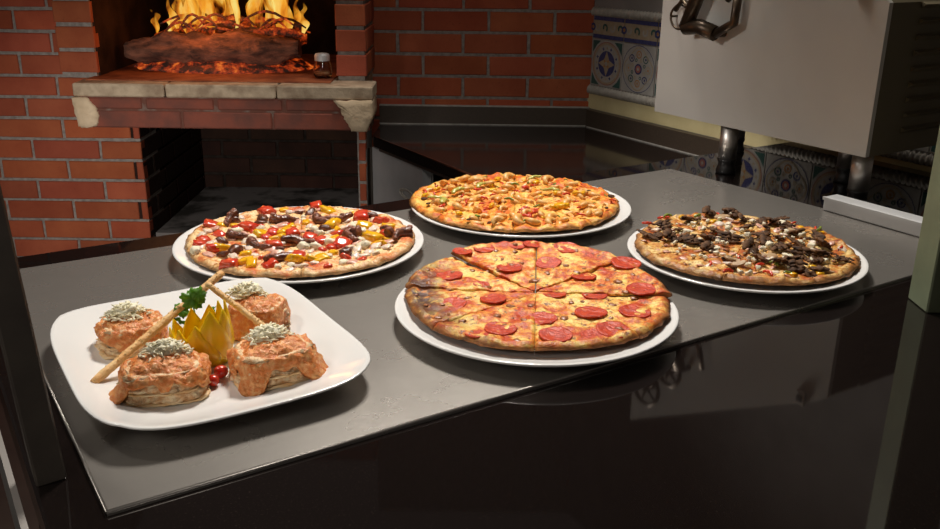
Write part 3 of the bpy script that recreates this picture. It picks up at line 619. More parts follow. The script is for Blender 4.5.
# ------------------------------------------------------------------ pizzas
def pizza(name, label, key, material, cut0, rad_amp, lift={}, char=None, thick=.0065, nslice=8, seed=0, wave=.0015, rag=.012):
    _, _, c, Rr = PZ[key]; base = T + .0031 + {'meat': .0195, 'shr': .0215, 'mus': .0218, 'pep': .0226}[key]
    root = thing(name, label, 'pizza', (c[0], c[1], base))
    def rad(th):
        d = Vector((math.cos(th), math.sin(th), 0)); return Rr * (1 + rad_amp * noise.noise(d * 1.3 + Vector((seed, 0, 0))) + rag * noise.noise(d * 9 + Vector((seed, 4, 0))))
    def ztop(x, y):
        r_ = math.hypot(x, y) / rad(math.atan2(y, x)); v = Vector((x * 40, y * 40, seed)); v2 = Vector((x * 110, y * 110, seed))
        return thick + wave * (noise.noise(v) * 1.2 + noise.noise(v2) * .8) + .003 * math.exp(-((r_ - .95) / .035) ** 2) - max(0, r_ - .965) * .09
    slices = []
    for k in range(nslice):
        th0 = cut0 + 2 * PI * k / nslice; th1 = th0 + 2 * PI / nslice; mb = MB(); na, nr = 26, 34; top = []; ed = []; chh = []
        for i in range(nr + 1):
            for j in range(na + 1):
                th = th0 + (th1 - th0) * j / na; f_ = (i / nr) ** .9; rr = rad(th) * f_ + .001
                gap = .0003; nx, ny = 0, 0
                tm = (th0 + th1) / 2; x = rr * math.cos(th) + gap * 1.8 * math.cos(tm); y = rr * math.sin(th) + gap * 1.8 * math.sin(tm)
                z = ztop(x, y)
                if j in (0, na): z -= .0010
                mb.v.append((x, y, z)); ed.append(f_); chh.append(char(x, y) if char else 0.0)
        nt_ = len(mb.v)
        for i in range(nr + 1):
            for j in range(na + 1):
                x, y, z = mb.v[i * (na + 1) + j]; f_ = ed[i * (na + 1) + j]; s_ = 1 - .012 * (f_ > .99)
                mb.v.append((x * s_, y * s_, .0 + (.0012 if f_ > .99 else 0))); ed.append(1.2); chh.append(0.0)
        q = lambda i, j, b=0: b + i * (na + 1) + j
        for i in range(nr):
            for j in range(na):
                mb.face([q(i, j), q(i + 1, j), q(i + 1, j + 1), q(i, j + 1)], 0, True); mb.face([q(i, j, nt_), q(i, j + 1, nt_), q(i + 1, j + 1, nt_), q(i + 1, j, nt_)], 0, True)
        for i in range(nr):
            mb.face([q(i, 0), q(i, 0, nt_), q(i + 1, 0, nt_), q(i + 1, 0)]); mb.face([q(i, na), q(i + 1, na), q(i + 1, na, nt_), q(i, na, nt_)])
        for j in range(na): mb.face([q(nr, j), q(nr, j, nt_), q(nr, j + 1, nt_), q(nr, j + 1)])
        mb.att['edge'] = ed; mb.att['char'] = chh
        s = mb.build('pizza_slice', material, root)
        if k in lift: (s.location, s.rotation_euler) = lift[k]
        slices.append(s)
    def put(nm, me, x, y, rot, sc=1, dz=0.0):
        k = int(((math.atan2(y, x) - cut0) % (2 * PI)) / (2 * PI / nslice)) % nslice
        return link(nm, me, slices[k], (x, y, ztop(x, y) + dz), 0, rot, sc)
    root['_r'] = 0; del root['_r']
    return root, put, rad, ztop
def local(key, px, py, z=.031): p = at(px, py, T + z); c = PZ[key][2]; return p.x - c[0], p.y - c[1]
def scatter(rr, n, R_, dmin, taken, rmin=0):
    out = []; tries = 0
    while len(out) < n and tries < 6000:
        tries += 1; a_ = rr.uniform(0, 2 * PI); r_ = R_ * math.sqrt(rr.uniform(rmin, 1)); x, y = r_ * math.cos(a_), r_ * math.sin(a_)
        if all((x - p[0]) ** 2 + (y - p[1]) ** 2 > dmin ** 2 for p in taken): out.append((x, y)); taken.append((x, y))
    return out
# topping meshes
def chunk_mesh(name, m_, seed, sq=(1, 1, .6), r=.008, box=.6, amp=.25):
    mb = MB(); mb.blob((0, 0, r * sq[2] * .55), r, seed, sq, 8, 0, amp, 1.6, box); return mb.mesh(name, m_)
def strip_mesh(name, m_, seed, L=.03, wd=.006, th=.0022, arc=1.0, twist=.3):
    rr = random.Random(seed); mb = MB(); n = 12; pts_ = []; rad_ = L / max(arc, .01)
    for i in range(n + 1):
        a_ = arc * (i / n - .5); pts_.append((rad_ * math.sin(a_), rad_ * (1 - math.cos(a_)), .002 + .002 * math.sin(PI * i / n) + .0015 * noise.noise(Vector((i * .5, seed, 0)))))
    mb.tube(pts_, [wd / 2 * (.55 + .45 * math.sin(PI * (i + .6) / (n + 1.2))) * (1 + .2 * noise.noise(Vector((i, seed, 1)) * .6)) for i in range(n + 1)], 8, flat=th / wd * 2)
    return mb.mesh(name, m_)
def tentacle_mesh(name, seed):
    mb = MB(); n = 26; arc = 1.5 + .5 * math.sin(seed); L = .040; pts_ = []; rd = []
    for i in range(n + 1):
        t_ = i / n; a_ = arc * (t_ - .5); r_ = L / arc; pts_.append((r_ * math.sin(a_), r_ * (1 - math.cos(a_)), .004 + .001 * math.sin(t_ * 9 + seed))); rd.append((.0068 - .0042 * t_) * (1 + .16 * (i % 2)))
    mb.tube(pts_, rd, 10)
    for i in range(1, n, 3):                        # suckers along the inner side
        p = Vector(pts_[i]); r_ = rd[i]; mb.lathe([(0, .0005), (r_ * .42, .0012), (r_ * .5, -.0005), (r_ * .5, -.002)][::-1], 8, 1, (p.x, p.y - r_ * .15, p.z + r_ * .82))
    return mb.mesh(name, ['octopus', 'sucker'])
def shrimp_mesh(name, seed):
    mb = MB(); n = 16; arc = 3.4; r_ = .0085; pts_ = []; rd = []
    for i in range(n + 1):
        t_ = i / n; a_ = arc * (t_ - .5); pts_.append((r_ * math.sin(a_), -r_ * math.cos(a_), .0045)); rd.append(max(.0008, .0058 * (math.sin(PI * min(t_ * .75 + .22, 1)) ** .7)) * (1 + .09 * (i % 2)))
    mb.tube(pts_, rd, 10, flat=.85)
    p = Vector(pts_[-1])
    for s_ in (-1, 1): mb.tube([p, p + Vector((-.004, .004 * s_ - .002, .001)), p + Vector((-.008, .006 * s_ - .002, .001))], [.001, .0024, .0006], 6, flat=.35)
    return mb.mesh(name, 'shrimp')
def shroom_mesh(name, seed, m_='mushroom'):
    mb = MB(); rr = random.Random(seed); n = 12
    for k in range(rr.choice((2, 3))):
        a_ = rr.uniform(-.7, .7); L = rr.uniform(.018, .032); pts_ = []
        for i in range(n + 1):
            t_ = i / n - .5; q = noise.noise(Vector((t_ * 5, seed, k))); pts_.append((L * t_ * math.cos(a_) + .004 * q, L * t_ * math.sin(a_) + k * .004, .0035 + k * .002 + .003 * noise.noise(Vector((t_ * 6, seed + 5, k)))))
        mb.tube(pts_, [.0042 * (.35 + .65 * math.sin(PI * (i + .4) / (n + .8))) * (1.05 + .6 * noise.noise(Vector((i * .9, seed, k + 3)))) for i in range(n + 1)], 8, flat=.36)
    return mb.mesh(name, m_)
def mslice_mesh(name, seed):                         # a mushroom cut lengthwise: cap and stem in outline
    out = [(.0, -.010), (.003, -.010), (.003, -.002), (.010, -.003), (.012, .001), (.009, .007), (.003, .010), (-.003, .010), (-.009, .007), (-.012, .001), (-.010, -.003), (-.003, -.002), (-.003, -.010)]
    mb = MB(); mb.loft([[(x * .9, y * .9, .0005) for x, y in out], [(x, y, .0015) for x, y in out], [(x, y, .003) for x, y in out], [(x * .85, y * .85, .0038) for x, y in out]]); return mb.mesh(name, 'mushroom_slice')
def pepperoni_mesh(name, seed):
    mb = MB(); rings = []; n = 36
    for f_, z in ((.0, -.001), (.97, -.001), (1.0, .0004), (.985, .0022), (.93, .0028), (.8, .0019), (.6, .0014), (.35, .0013), (.12, .0012), (.01, .0012)):
        rings.append([((f_ * .0205 + 1e-5) * (1 + .12 * noise.noise(Vector((1.5 * math.cos(2 * PI * j / n), 1.5 * math.sin(2 * PI * j / n), seed)))) * math.cos(2 * PI * j / n),
                       (f_ * .0205 + 1e-5) * (1 + .12 * noise.noise(Vector((1.5 * math.cos(2 * PI * j / n), 1.5 * math.sin(2 * PI * j / n), seed)))) * math.sin(2 * PI * j / n),
                       (z if z < 0 else z * .62) + (.0014 * noise.noise(Vector((2 * f_ * math.cos(2 * PI * j / n), 2 * f_ * math.sin(2 * PI * j / n), seed * 3.1))) if z > 0 else 0)) for j in range(n)])
    mb.loft(rings); return mb.mesh(name, 'pepperoni')
def rot3(rr, tilt=.25): return (rr.uniform(-tilt, tilt), rr.uniform(-tilt, tilt), rr.uniform(0, 2 * PI))

# --- pepperoni pizza
cx0, cy0 = local('pep', 524, 291)
def char_pep(x, y):                                  # the scorched left rim
    a_ = math.atan2(y, x); r_ = math.hypot(x, y) / .188; d_ = abs((a_ - R(186) + PI) % (2 * PI) - PI)
    return max(0, min(1, (r_ - .66) / .16)) * max(0, 1 - (d_ / R(52)) ** 2)
pz, put, rad, zt = pizza('pepperoni_pizza', 'sliced pepperoni pizza with browned cheese, on the nearest round plate', 'pep', 'pizza_pepperoni', R(-94), .05,
    {3: ((.0006, .004, .001), (.070, -.01, 0)), 4: ((-.0006, .004, .001), (.070, .01, 0)), 2: ((.003, .002, .001), (.030, -.03, -.01)), 5: ((-.002, .001, .001), (.012, .012, 0))}, char_pep, seed=3, wave=.003, rag=.02)
rr = random.Random(5); pm = [pepperoni_mesh('pepperoni', i * 1.7) for i in range(6)]
PEP = [(295, 98, .9), (395, 82, .75), (445, 75, .75), (570, 72, 1), (495, 135, 1), (375, 150, .95), (190, 165, 1), (325, 232, .95), (195, 245, 1), (475, 290, 1), (600, 170, .95), (515, 215, .85), (640, 218, .95), (730, 140, 1.15), (780, 212, 1.1), (627, 275, 1.12), (767, 270, 1.08), (345, 322, 1.1), (520, 347, 1.1), (700, 328, 1.15), (212, 102, .8), (290, 190, .6), (265, 345, .8), (640, 345, .9)]
for (zx, zy, s_) in PEP:
    x, y = local('pep', 390 + zx / 3.13, 225 + zy / 3.13, .033)
    if math.hypot(x, y) > .172: k = .172 / math.hypot(x, y); x *= k; y *= k
    put('pepperoni_slice', rr.choice(pm), x, y, rot3(rr, .09), s_ * .98, .0001)
cbm = [chunk_mesh('cheese_blister', M['pizza_pepperoni'], i, (1, .8, .35), .008, 0, .5) for i in range(4)]
brm = mat('browned_cheese', (.24, .07, .025), (.45, .17, .05), .4, scale=120)
bbm = [chunk_mesh('browned_spot', brm, i + 9, (1, .75, .28), .0055, 0, .6) for i in range(4)]
tk = []
for x, y in scatter(rr, 75, .174, .0155, tk): put('browned_spot', rr.choice(bbm), x, y, rot3(rr, .1), rr.uniform(.5, 1.35), -.0008)

# --- octopus and bell pepper pizza
pz, put, rad, zt = pizza('octopus_pizza', 'pizza with octopus, red and yellow pepper chunks, left of the back row', 'meat', 'pizza_octopus', R(-80), .04, seed=7, wave=.0035)
rr = random.Random(11); Z3 = 3.4815
def zl(lst, key, ox, oy, sc, z=.035): return [local(key, ox + a_ / sc, oy + b_ / sc, z) for a_, b_ in lst]
reds = [chunk_mesh('red', 'red_pepper', i, (1, .9, .55), .0095, .75, .2) for i in range(4)]; yels = [chunk_mesh('yel', 'yellow_pepper', i + 5, (1.15, .85, .5), .0095, .7, .25) for i in range(4)]
onis = [chunk_mesh('oni', 'onion', i + 8, (1.1, .9, .45), .009, .5, .4) for i in range(4)]; whs = [chunk_mesh('wh', 'white_cheese', i + 12, (1, .85, .7), .008, .5, .35) for i in range(4)]
hams = [chunk_mesh('ham', 'ham', i + 20, (1.4, .9, .3), .010, .3, .4) for i in range(3)]; tens = [tentacle_mesh('octopus', i) for i in range(4)]
hd = [chunk_mesh('oct', 'octopus', i + 31, (1.3, .9, .75), .011, 0, .35) for i in range(3)]
tk = []
def lay(put, nm, meshes, pts_, rr, tilt=.35, s0=.85, s1=1.2, dz=-.0012, rmax=.178):
    for x, y in pts_:
        r_ = math.hypot(x, y)
        if r_ > rmax: x, y = x * rmax / r_, y * rmax / r_
        tk.append((x, y)); put(nm, rr.choice(meshes), x, y, rot3(rr, tilt), rr.uniform(s0, s1), dz)
lay(put, 'red_pepper_chunk', reds, zl([(545, 85), (370, 108), (175, 150), (305, 158), (135, 216), (185, 230), (240, 288), (395, 220), (480, 262), (385, 285), (520, 190), (620, 178), (460, 180), (390, 178), (790, 180), (770, 135), (700, 128), (630, 215), (205, 180), (560, 205), (150, 200)], 'meat', 160, 180, Z3), rr, s0=1.05, s1=1.55)
lay(put, 'yellow_pepper_chunk', yels, zl([(583, 100), (215, 150), (795, 155), (760, 215), (560, 265), (350, 182), (430, 178), (300, 274), (710, 152), (410, 200), (470, 270), (215, 228), (600, 150), (740, 195), (530, 265), (450, 160)], 'meat', 160, 180, Z3), rr, s0=1.05, s1=1.55)
lay(put, 'octopus_piece', tens, zl([(240, 140), (440, 138), (620, 138), (340, 225), (400, 268), (560, 140), (650, 195), (800, 175), (280, 195), (480, 215), (830, 190), (690, 175)], 'meat', 160, 180, Z3), rr, .3, 1.1, 1.5, 0)
lay(put, 'octopus_piece', hd, zl([(355, 130), (262, 237), (465, 205), (645, 250), (210, 205), (255, 135), (430, 132)], 'meat', 160, 180, Z3), rr, .3, .8, 1.15)
lay(put, 'white_cheese_cube', whs, zl([(535, 160), (500, 228), (700, 175), (265, 177), (540, 225), (590, 212), (320, 195), (350, 160), (710, 222), (640, 275), (110, 245)], 'meat', 160, 180, Z3), rr, .5, .9, 1.35)
lay(put, 'ham_piece', hams, zl([(480, 240), (680, 210), (610, 210), (545, 125), (230, 270), (650, 200), (800, 205), (170, 250)], 'meat', 160, 180, Z3), rr)
for nm, ms, n_, dm in (('octopus_piece', hd, 9, .018), ('onion_piece', onis, 55, .0135), ('red_pepper_chunk', reds, 12, .014), ('yellow_pepper_chunk', yels, 12, .014), ('white_cheese_cube', whs, 14, .013), ('ham_piece', hams, 24, .012)):
    for x, y in scatter(rr, n_, .168, dm, tk): put(nm, rr.choice(ms), x, y, rot3(rr, .4), rr.uniform(.6, 1.05), -.0015)

# --- shrimp pizza
pz, put, rad, zt = pizza('shrimp_pizza', 'golden pizza covered in small shrimp and pepper slices, farthest back', 'shr', 'pizza_shrimp', R(-93), .04, seed=13, wave=.005, rag=.02)
rr = random.Random(21); tk = []; sm = [shrimp_mesh('shrimp', i) for i in range(3)]
lay(put, 'shrimp', sm, scatter(rr, 92, .182, .0195, []), rr, .5, .85, 1.4, -.0028, .188)
pks = [strip_mesh('pk', 'pickle', i, .032, .011, .003, 1.2) for i in range(3)]; grs = [strip_mesh('gr', 'green_pepper', i + 4, .024, .005, .003, 1.6) for i in range(3)]; rds = [strip_mesh('rd', 'red_pepper', i + 8, .024, .006, .003, 1.2) for i in range(3)]
tk = []
Z7 = 7.05
lay(put, 'pale_pepper_slice', pks, zl([(330, 175), (490, 125), (230, 235), (190, 215)], 'shr', 410, 170, Z7, .034), rr, .2, .9, 1.2, .005)
lay(put, 'red_pepper_strip', rds, zl([(110, 168), (165, 178), (230, 265), (520, 210), (395, 225), (530, 300), (830, 330), (820, 140), (490, 158), (800, 290), (880, 330)], 'shr', 410, 170, Z7, .034), rr, .25, .7, 1.05, .005, .19)
lay(put, 'green_pepper_strip', grs, zl([(440, 350), (470, 345), (740, 110), (700, 220)], 'shr', 410, 170, Z7, .034), rr, .25, .7, 1.05, .004)
lay(put, 'pale_pepper_slice', pks, zl([(225, 165), (100, 75)], 'shr', 520, 170, Z7, .034), rr, .2, .9, 1.3, .006)
lay(put, 'yellow_pepper_chunk', yels, zl([(285, 262), (415, 180), (310, 262)], 'shr', 520, 170, Z7, .034), rr, .2, .8, 1.1, .004)
lay(put, 'red_pepper_strip', rds, zl([(40, 135), (100, 320), (75, 330), (330, 185), (30, 290), (650, 230)], 'shr', 520, 170, Z7, .034), rr, .25, .7, 1.05, .005, .19)
lay(put, 'browned_spot', [chunk_mesh('olive', 'mushroom', i + 3, (1.2, .9, .5), .0055, 0, .4) for i in range(2)], zl([(235, 112), (480, 158), (610, 280), (640, 210)], 'shr', 520, 170, Z7, .034), rr, .2, .7, 1.2, .004, .19)
lay(put, 'browned_spot', [chunk_mesh('olive2', 'mushroom', i + 6, (1.2, .9, .5), .0055, 0, .4) for i in range(2)], zl([(405, 115), (100, 212), (130, 250), (560, 370), (605, 380), (410, 375)], 'shr', 410, 170, Z7, .034), rr, .2, .6, 1.0, .003, .192)
for x, y in scatter(rr, 60, .18, .018, tk): nm, ms = rr.choice((('green_pepper_strip', grs), ('red_pepper_strip', rds), ('yellow_pepper_chunk', yels))); put(nm, rr.choice(ms), x, y, rot3(rr, .3), rr.uniform(.4, .75), .004)

# --- mushroom and feta pizza
pz, put, rad, zt = pizza('mushroom_pizza', 'pizza topped with dark mushrooms and crumbled feta, on the right', 'mus', 'pizza_mushroom', R(-70), .05, seed=17, wave=.0035, rag=.02)
rr = random.Random(31); tk = []; shm = [shroom_mesh('shroom', i * 1.3) for i in range(6)]; mss = [mslice_mesh('msl', i) for i in range(2)]
fe = [chunk_mesh('feta', 'feta', i + 40, (1, .85, .75), .0042, .3, .6) for i in range(4)]
Zm = 3.615
lay(put, 'mushroom_piece', shm, zl([(300, 60), (410, 72), (240, 110), (170, 132), (110, 165), (130, 162), (190, 175), (240, 185), (280, 185), (350, 150), (390, 185), (330, 215), (450, 110), (500, 115), (560, 120), (580, 105), (600, 140), (460, 140), (500, 160), (700, 185), (740, 200), (640, 190), (600, 210), (650, 240), (690, 260), (560, 215), (510, 250), (620, 270), (680, 300), (720, 290), (740, 240), (800, 260), (580, 175), (540, 185), (480, 215), (640, 155), (700, 230), (320, 175), (220, 175), (375, 75), (640, 290), (590, 265), (310, 70), (260, 195)], 'mus', 620, 190, Zm), rr, .3, 1.1, 1.6, 0, .165)
lay(put, 'mushroom_slice', mss, zl([(370, 100), (620, 150), (480, 190), (400, 250), (540, 235), (430, 265), (760, 290)], 'mus', 620, 190, Zm), rr, .3, .9, 1.3, .002, .16)
lay(put, 'red_pepper_strip', rds, zl([(70, 125), (155, 105), (320, 45), (385, 298), (330, 262), (500, 275), (350, 150), (710, 140), (660, 108), (800, 210), (540, 300), (425, 240)], 'mus', 620, 190, Zm), rr, .2, .6, 1.0, .002, .168)
lay(put, 'green_pepper_strip', grs, zl([(125, 90), (560, 265), (570, 270), (285, 100), (360, 115), (480, 240), (605, 300), (770, 140)], 'mus', 620, 190, Zm), rr, .2, .6, 1.0, .003, .168)
lay(put, 'yellow_pepper_chunk', yels, zl([(280, 90), (330, 110), (200, 85), (700, 280), (680, 120), (780, 145), (770, 320), (620, 300)], 'mus', 620, 190, Zm), rr, .2, .5, .9, .0, .165)
feta_p = zl([(240, 155), (380, 165), (350, 190), (370, 200), (345, 210), (390, 145), (520, 130), (590, 125), (440, 155), (460, 175), (650, 195), (610, 245), (540, 210), (660, 170), (740, 262), (690, 210), (500, 290), (470, 310), (430, 320), (300, 150), (330, 200), (385, 65), (640, 265), (690, 260), (585, 130)], 'mus', 620, 190, Zm)
lay(put, 'feta_crumb', fe, feta_p, rr, .5, .9, 1.7, .004, .16)
tk = []
for x, y in scatter(rr, 60, .135, .012, tk): put('feta_crumb', rr.choice(fe), x, y, rot3(rr, .5), rr.uniform(.5, 1.2), .003)
for x, y in scatter(rr, 16, .15, .02, tk): put('mushroom_piece', rr.choice(shm), x, y, rot3(rr, .3), rr.uniform(.6, 1.0), 0)
for x, y in scatter(rr, 40, .16, .0145, tk): put('ham_piece', rr.choice(hams), x, y, rot3(rr, .4), rr.uniform(.4, .8), -.001)
for x, y in scatter(rr, 30, .165, .013, tk): put('browned_spot', rr.choice(bbm), x, y, rot3(rr, .2), rr.uniform(.6, 1.4), 0)
for x, y in scatter(rr, 26, .16, .012, tk): put('onion_piece', rr.choice(onis), x, y, rot3(rr, .4), rr.uniform(.5, 1.0), -.001)

# ------------------------------------------------------------------ square plate of lasagna
PC = bar(.282, 1.047, T + .0031)
def sqp(f_, z, n=4.4, hx=.165, hy=.197, k=112):
    out = []
    for j in range(k):
        a_ = 2 * PI * j / k; c_, s_ = math.cos(a_), math.sin(a_)
        e = (abs(c_) ** n + abs(s_) ** n) ** (-1 / n); corner = (min(abs(c_), abs(s_)) / max(abs(c_), abs(s_))) ** 2
        out.append((hx * f_ * e * c_, hy * f_ * e * s_, z + .006 * corner * max(0, f_ - .6) / .4 * (z > .006)))
    return out
mb = MB(); mb.loft([sqp(.02, .004), sqp(.58, .004), sqp(.60, 0), sqp(.63, 0), sqp(.66, .005), sqp(.80, .012), sqp(.93, .019), sqp(.99, .0235), sqp(1, .0255), sqp(.992, .0268), sqp(.97, .026), sqp(.90, .0205), sqp(.78, .0135), sqp(.68, .0095), sqp(.60, .0085), sqp(.3, .0085), sqp(.02, .0085)])
o = mb.build('square_plate', 'china', None, PC, BAR); tag(o, 'large square white plate with rounded corners holding the lasagna portions', 'plate')
PB = T + .0031 + .009                                   # level of the plate's well
def lasagna(px, py, rz, hx, hy, h, label, seed, drips, cheese_at, tilt=0):
    p = at(px, py, PB); root = thing('lasagna_portion', label, 'lasagna', (p.x, p.y, PB), rz, 'lasagna portions on the square plate')
    rr = random.Random(seed)
    def outline(f_, z, sd, amp=.10, k=90, n=2.9):
        o_ = []
        for j in range(k):
            a_ = 2 * PI * j / k; c_, s_ = math.cos(a_), math.sin(a_); e = (abs(c_) ** n + abs(s_) ** n) ** (-1 / n) * (1 + amp * noise.noise(Vector((c_ * 2.5, s_ * 2.5, sd))) + amp * .6 * noise.noise(Vector((c_ * 9, s_ * 9, sd + z * 60))))
            o_.append((hx * f_ * e * c_, hy * f_ * e * s_, z + .0018 * noise.noise(Vector((c_ * 2, s_ * 2, sd + 5)))))
        return o_
    mb = MB(); nl = 3; z = 0.0005
    for k in range(nl):                                  # sheet, filling, sheet, filling ...
        t1 = .0022; t2 = (h - nl * t1) / nl; f_ = 1 - .065 * k
        mb.loft([outline(f_ * .99, z, seed + k), outline(f_ * 1.05, z + t1 * .2, seed + k), outline(f_ * 1.05, z + t1, seed + k), outline(f_ * .97, z + t1 * 1.1, seed + k)], 0)
        mb.loft([outline(f_ * .94, z + t1 * .8, seed + k + 20, .12), outline(f_ * 1.0, z + t1 + t2 * .25, seed + k * 3 + 20, .22), outline(f_ * .98, z + t1 + t2 * .55, seed + k * 3 + 22, .22), outline(f_ * .99, z + t1 + t2 * .8, seed + k * 3 + 21, .2), outline(f_ * .92, z + t1 + t2 * 1.05, seed + k + 20, .09)], 1)
        z += t1 + t2
    mb.build('pasta_layers', ['pasta', 'filling'], root)
    mb = MB(); rings = []; n = 30; k = 84
    for i in range(n + 1):
        s_ = i / n; ring = []
        for j in range(k):
            a_ = 2 * PI * j / k; c_, q_ = math.cos(a_), math.sin(a_); e = (abs(c_) ** 3 + abs(q_) ** 3) ** (-1 / 3)
            dr_ = .30 + .45 * noise.noise(Vector((c_ * 1.7, q_ * 1.7, seed + 2)))
            for (ang, wd, ln) in drips:
                dd = abs((a_ - R(ang) + PI) % (2 * PI) - PI); dr_ = max(dr_, ln * math.exp(-(dd / R(wd)) ** 4))
            dr_ = max(.05, dr_)
            if s_ < .6: f_ = s_ / .6; rr_ = .86 * f_; z_ = h + .010 - .012 * f_ ** 2.5
            else:
                t_ = (s_ - .6) / .4; rr_ = .86 + .07 * math.sin(min(t_ * 2, 1) * PI / 2) + .13 * t_ + .22 * dr_ * t_ ** 2 * (dr_ > .8); z_ = (h + .001) * (1 - min(dr_, 1) * t_)
            nx = rr_ * e * c_ * hx; ny = rr_ * e * q_ * hy
            bmp = noise.noise(Vector((nx * 90, ny * 90, z_ * 90 + seed))) * .0032 + noise.noise(Vector((nx * 260, ny * 260, z_ * 260 + seed))) * .0026
            ring.append((nx * (1 + bmp * 14), ny * (1 + bmp * 14), max(z_ + bmp * (.9 if s_ < .7 else .4), .0002)))
        rings.append(ring)
    inner = [[(x * .93, y * .93, max(z_ - .0025, .0001)) for x, y, z_ in rg] for rg in rings[::-1]]
    mb.loft(rings + inner[:14]); mb.build('sauce', 'sauce', root)
    mb = MB(); cx_, cy_ = cheese_at
    for i in range(300):
        r_ = min(abs(rr.gauss(0, .0145)), .027); a_ = rr.uniform(0, 2 * PI); x, y = cx_ + r_ * math.cos(a_), cy_ + r_ * math.sin(a_) * .8
        zz = h + .007 + max(0, .013 * (1 - (r_ / .028) ** 2)) * rr.uniform(.6, 1.15); L_ = rr.uniform(.006, .013); b_ = rr.uniform(0, 2 * PI); el = rr.uniform(-.5, .6)
        d_ = Vector((math.cos(b_) * math.cos(el), math.sin(b_) * math.cos(el), math.sin(el))); pp = Vector((x, y, zz))
        mb.tube([pp - d_ * L_ / 2, pp + Vector((0, 0, .0008)), pp + d_ * L_ / 2], [.0009, .0013, .0009], 5)
    mb.blob((cx_, cy_, h + .009), .017, seed, (1.1, .9, .75), 12, 0, .5, 3)
    tag(mb.build('grated_cheese', 'grated', root), kind='stuff')
    return root
lasagna(134, 345, R(25), .041, .038, .033, 'lasagna portion at the back left of the square plate, pasta layers showing', 1, [(330, 30, .8), (250, 14, .7)], (-.004, .004))
lasagna(166, 391, R(12), .048, .038, .034, 'lasagna portion nearest the camera with sauce dripping to its left', 2, [(205, 26, 1.0), (275, 10, .5), (330, 14, .6)], (.002, .014))
lasagna(275, 374, R(30), .049, .039, .036, 'lasagna portion at the right of the square plate, sauce dripping onto plate', 3, [(232, 20, 1.0), (322, 34, 1.0), (180, 20, .8)], (-.002, .012))
lasagna(259, 328, R(-12), .037, .037, .036, 'lasagna portion behind the yellow pepper crown, crossed by a thin breadstick', 4, [(190, 40, .95), (290, 70, 1.0), (20, 30, .8)], (-.018, .008))

# pepper crown
gp = at(208, 358, PB)
cr = thing('pepper_crown', 'yellow bell pepper carved into a pointed crown in the plate centre', 'garnish', (gp.x, gp.y, PB))
def petal(ang, r0, h, wd, lean):
    r0 *= 1.5; h *= 1.42; wd *= 1.75; lean *= 1.3
    mb = MB(); rings = []; n = 10
    a_ = R(ang); o_ = Vector((math.cos(a_), math.sin(a_), 0)); s_ = Vector((-math.sin(a_), math.cos(a_), 0))
    for i in range(n + 1):
        t_ = i / n; ww = wd * (1 - max(0, t_ - .25) / .75) ** .85 * (.9 + .3 * math.sin(PI * t_)) + .0004; rad_ = r0 + lean * t_ + .006 * math.sin(PI * t_); th = .0022 * (1 - .6 * t_)
        top = []; bot = []
        for j in range(7):
            u_ = j / 3 - 1; bow = -.35 * ww * u_ * u_
            top.append(o_ * (rad_ + th + bow) + s_ * (u_ * ww) + Vector((0, 0, h * t_))); bot.append(o_ * (rad_ - th + bow) + s_ * (u_ * ww) + Vector((0, 0, h * t_)))
        rings.append(top + bot[::-1])
    mb.loft(rings); mb.build('petal', 'crown_pepper', cr)
for (ang, h, wd, ln, r0) in [(205, .034, .011, .012, .017), (235, .036, .011, .010, .017), (268, .040, .0125, .006, .017), (300, .052, .0135, .004, .017), (335, .050, .012, .004, .016), (8, .054, .011, .002, .015), (45, .050, .011, -.002, .015), (90, .044, .011, .0, .015), (135, .040, .011, .006, .016), (170, .034, .011, .012, .017)]: petal(ang, r0, h, wd, ln)
mb = MB(); mb.lathe([(0, 0), (.024, 0), (.029, .006), (.025, .014), (0, .012)], 20); mb.build('cup_base', 'crown_pepper', cr)
# parsley
pp = at(200, 345, PB)
pa = thing('parsley_sprig', 'green parsley sprig standing in the yellow pepper crown', 'herb', (pp.x, pp.y, PB + .020), 0)
pa.scale = (1.15, 1.15, 1.05)
def leaflet(c_, rx, rz_, sc, parent):
    mb = MB(); k = 46; cen = (0, .35 * sc, 0)
    pts_ = []
    for j in range(k):
        a_ = 2 * PI * j / k; r_ = sc * (.62 + .28 * abs(math.cos(2.5 * (a_ - PI / 2))) + .09 * math.cos(15 * a_)); pts_.append((r_ * math.cos(a_), .4 * sc + r_ * math.sin(a_), .12 * sc * math.cos(5 * a_) + .1 * sc * math.sin(3 * a_)))
    rings = [[(p[0] * f_, .4 * sc * (1 - f_) + p[1] * f_, p[2] * f_ + dz) for p in pts_] for f_, dz in ((.05, .0), (.5, .0003), (1, .0), (.98, -.0006), (.5, -.0006), (.05, -.0008))]
    mb.loft(rings); o_ = mb.build('leaf', 'leaf', parent, c_); o_.rotation_euler = (rx, 0, rz_); return o_
leaflet((-.004, .0, .034), R(62), R(10), .0155, pa); leaflet((-.012, -.004, .024), R(40), R(60), .012, pa); leaflet((.012, -.004, .022), R(45), R(-55), .011, pa); leaflet((-.014, -.006, .014), R(30), R(110), .009, pa); leaflet((.002, .002, .040), R(70), R(-20), .012, pa)
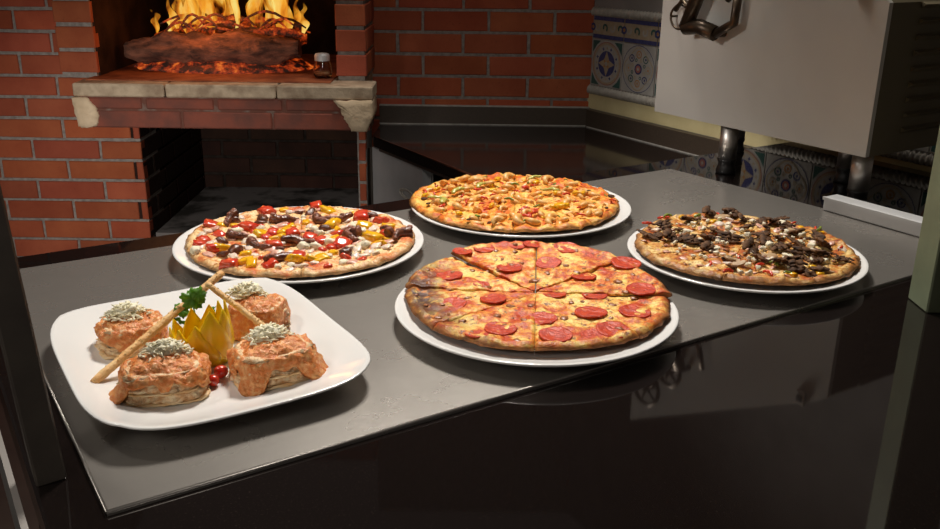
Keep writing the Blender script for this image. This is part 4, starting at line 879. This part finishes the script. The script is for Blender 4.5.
mb = MB(); mb.tube([(0, 0, 0), (-.002, .0, .02), (-.004, 0, .036)], .0008, 6); mb.tube([(0, 0, .01), (-.006, -.002, .018), (-.012, -.004, .024)], .0006, 6); mb.tube([(0, 0, .01), (.006, -.002, .016), (.012, -.004, .022)], .0006, 6); mb.build('stem', 'leaf', pa)
# cherry tomatoes
def tom(px, py, r_, label, sd):
    p = at(px, py, PB + r_ * .8); mb = MB(); mb.blob((0, 0, r_ * .9), r_, sd, (1, 1, .9), 14, 0, .05)
    tag(mb.build('cherry_tomato', 'tomato', None, (p.x, p.y, PB)), label, 'tomato', 'cherry tomatoes')
tom(221, 372, .0085, 'red cherry tomato piece at the foot of the yellow pepper crown, toward the right portion', 1)
tom(213, 381, .0075, 'small red tomato piece between the front and right lasagna portions', 2)
tom(158, 343, .0095, 'red cherry tomato half hidden behind the long breadstick', 3)
# breadsticks
def stick(a_, b_, r_, label, sd):
    n = 40; d_ = b_ - a_; pts_ = [a_ + d_ * (i / n) + Vector((0, 0, .0012 * noise.noise(Vector((i * .2, sd, 0))))) for i in range(n + 1)]
    root = thing('breadstick', label, 'breadstick', a_, 0, 'breadsticks crossed over the lasagna plate'); mb = MB()
    mb.tube([p - a_ for p in pts_], [r_ * (1 + .16 * noise.noise(Vector((i * .55, sd, 3)))) * (.85 if i in (0, n) else 1) for i in range(n + 1)], 12); mb.build('crust', 'bread', root)
    rr = random.Random(sd); mb = MB(); ax = d_.normalized(); s1 = ax.cross(Vector((0, 0, 1))).normalized(); s2 = s1.cross(ax)
    for i in range(60):
        t_ = rr.uniform(.05, .98); ph = rr.uniform(.2, PI - .2); q = d_ * t_ + (s1 * math.cos(ph) + s2 * math.sin(ph)) * r_ * .95
        mb.blob(q, rr.uniform(.0006, .0014), i, (1, 1, 1), 4)
    tag(mb.build('crumb_topping', 'seed', root), kind='stuff')
sa = at(93, 383, T + .019); sb = at(222, 273, T + .085)
stick(sa, sb, .0052, 'long breadstick rising from the plate edge across the left portions', 3)
ta = at(207, 284, T + .089); tb = at(270, 331, PB + .040)
stick(ta, tb, .0038, 'thin short breadstick leaning down over the lasagna portion behind the crown', 5)
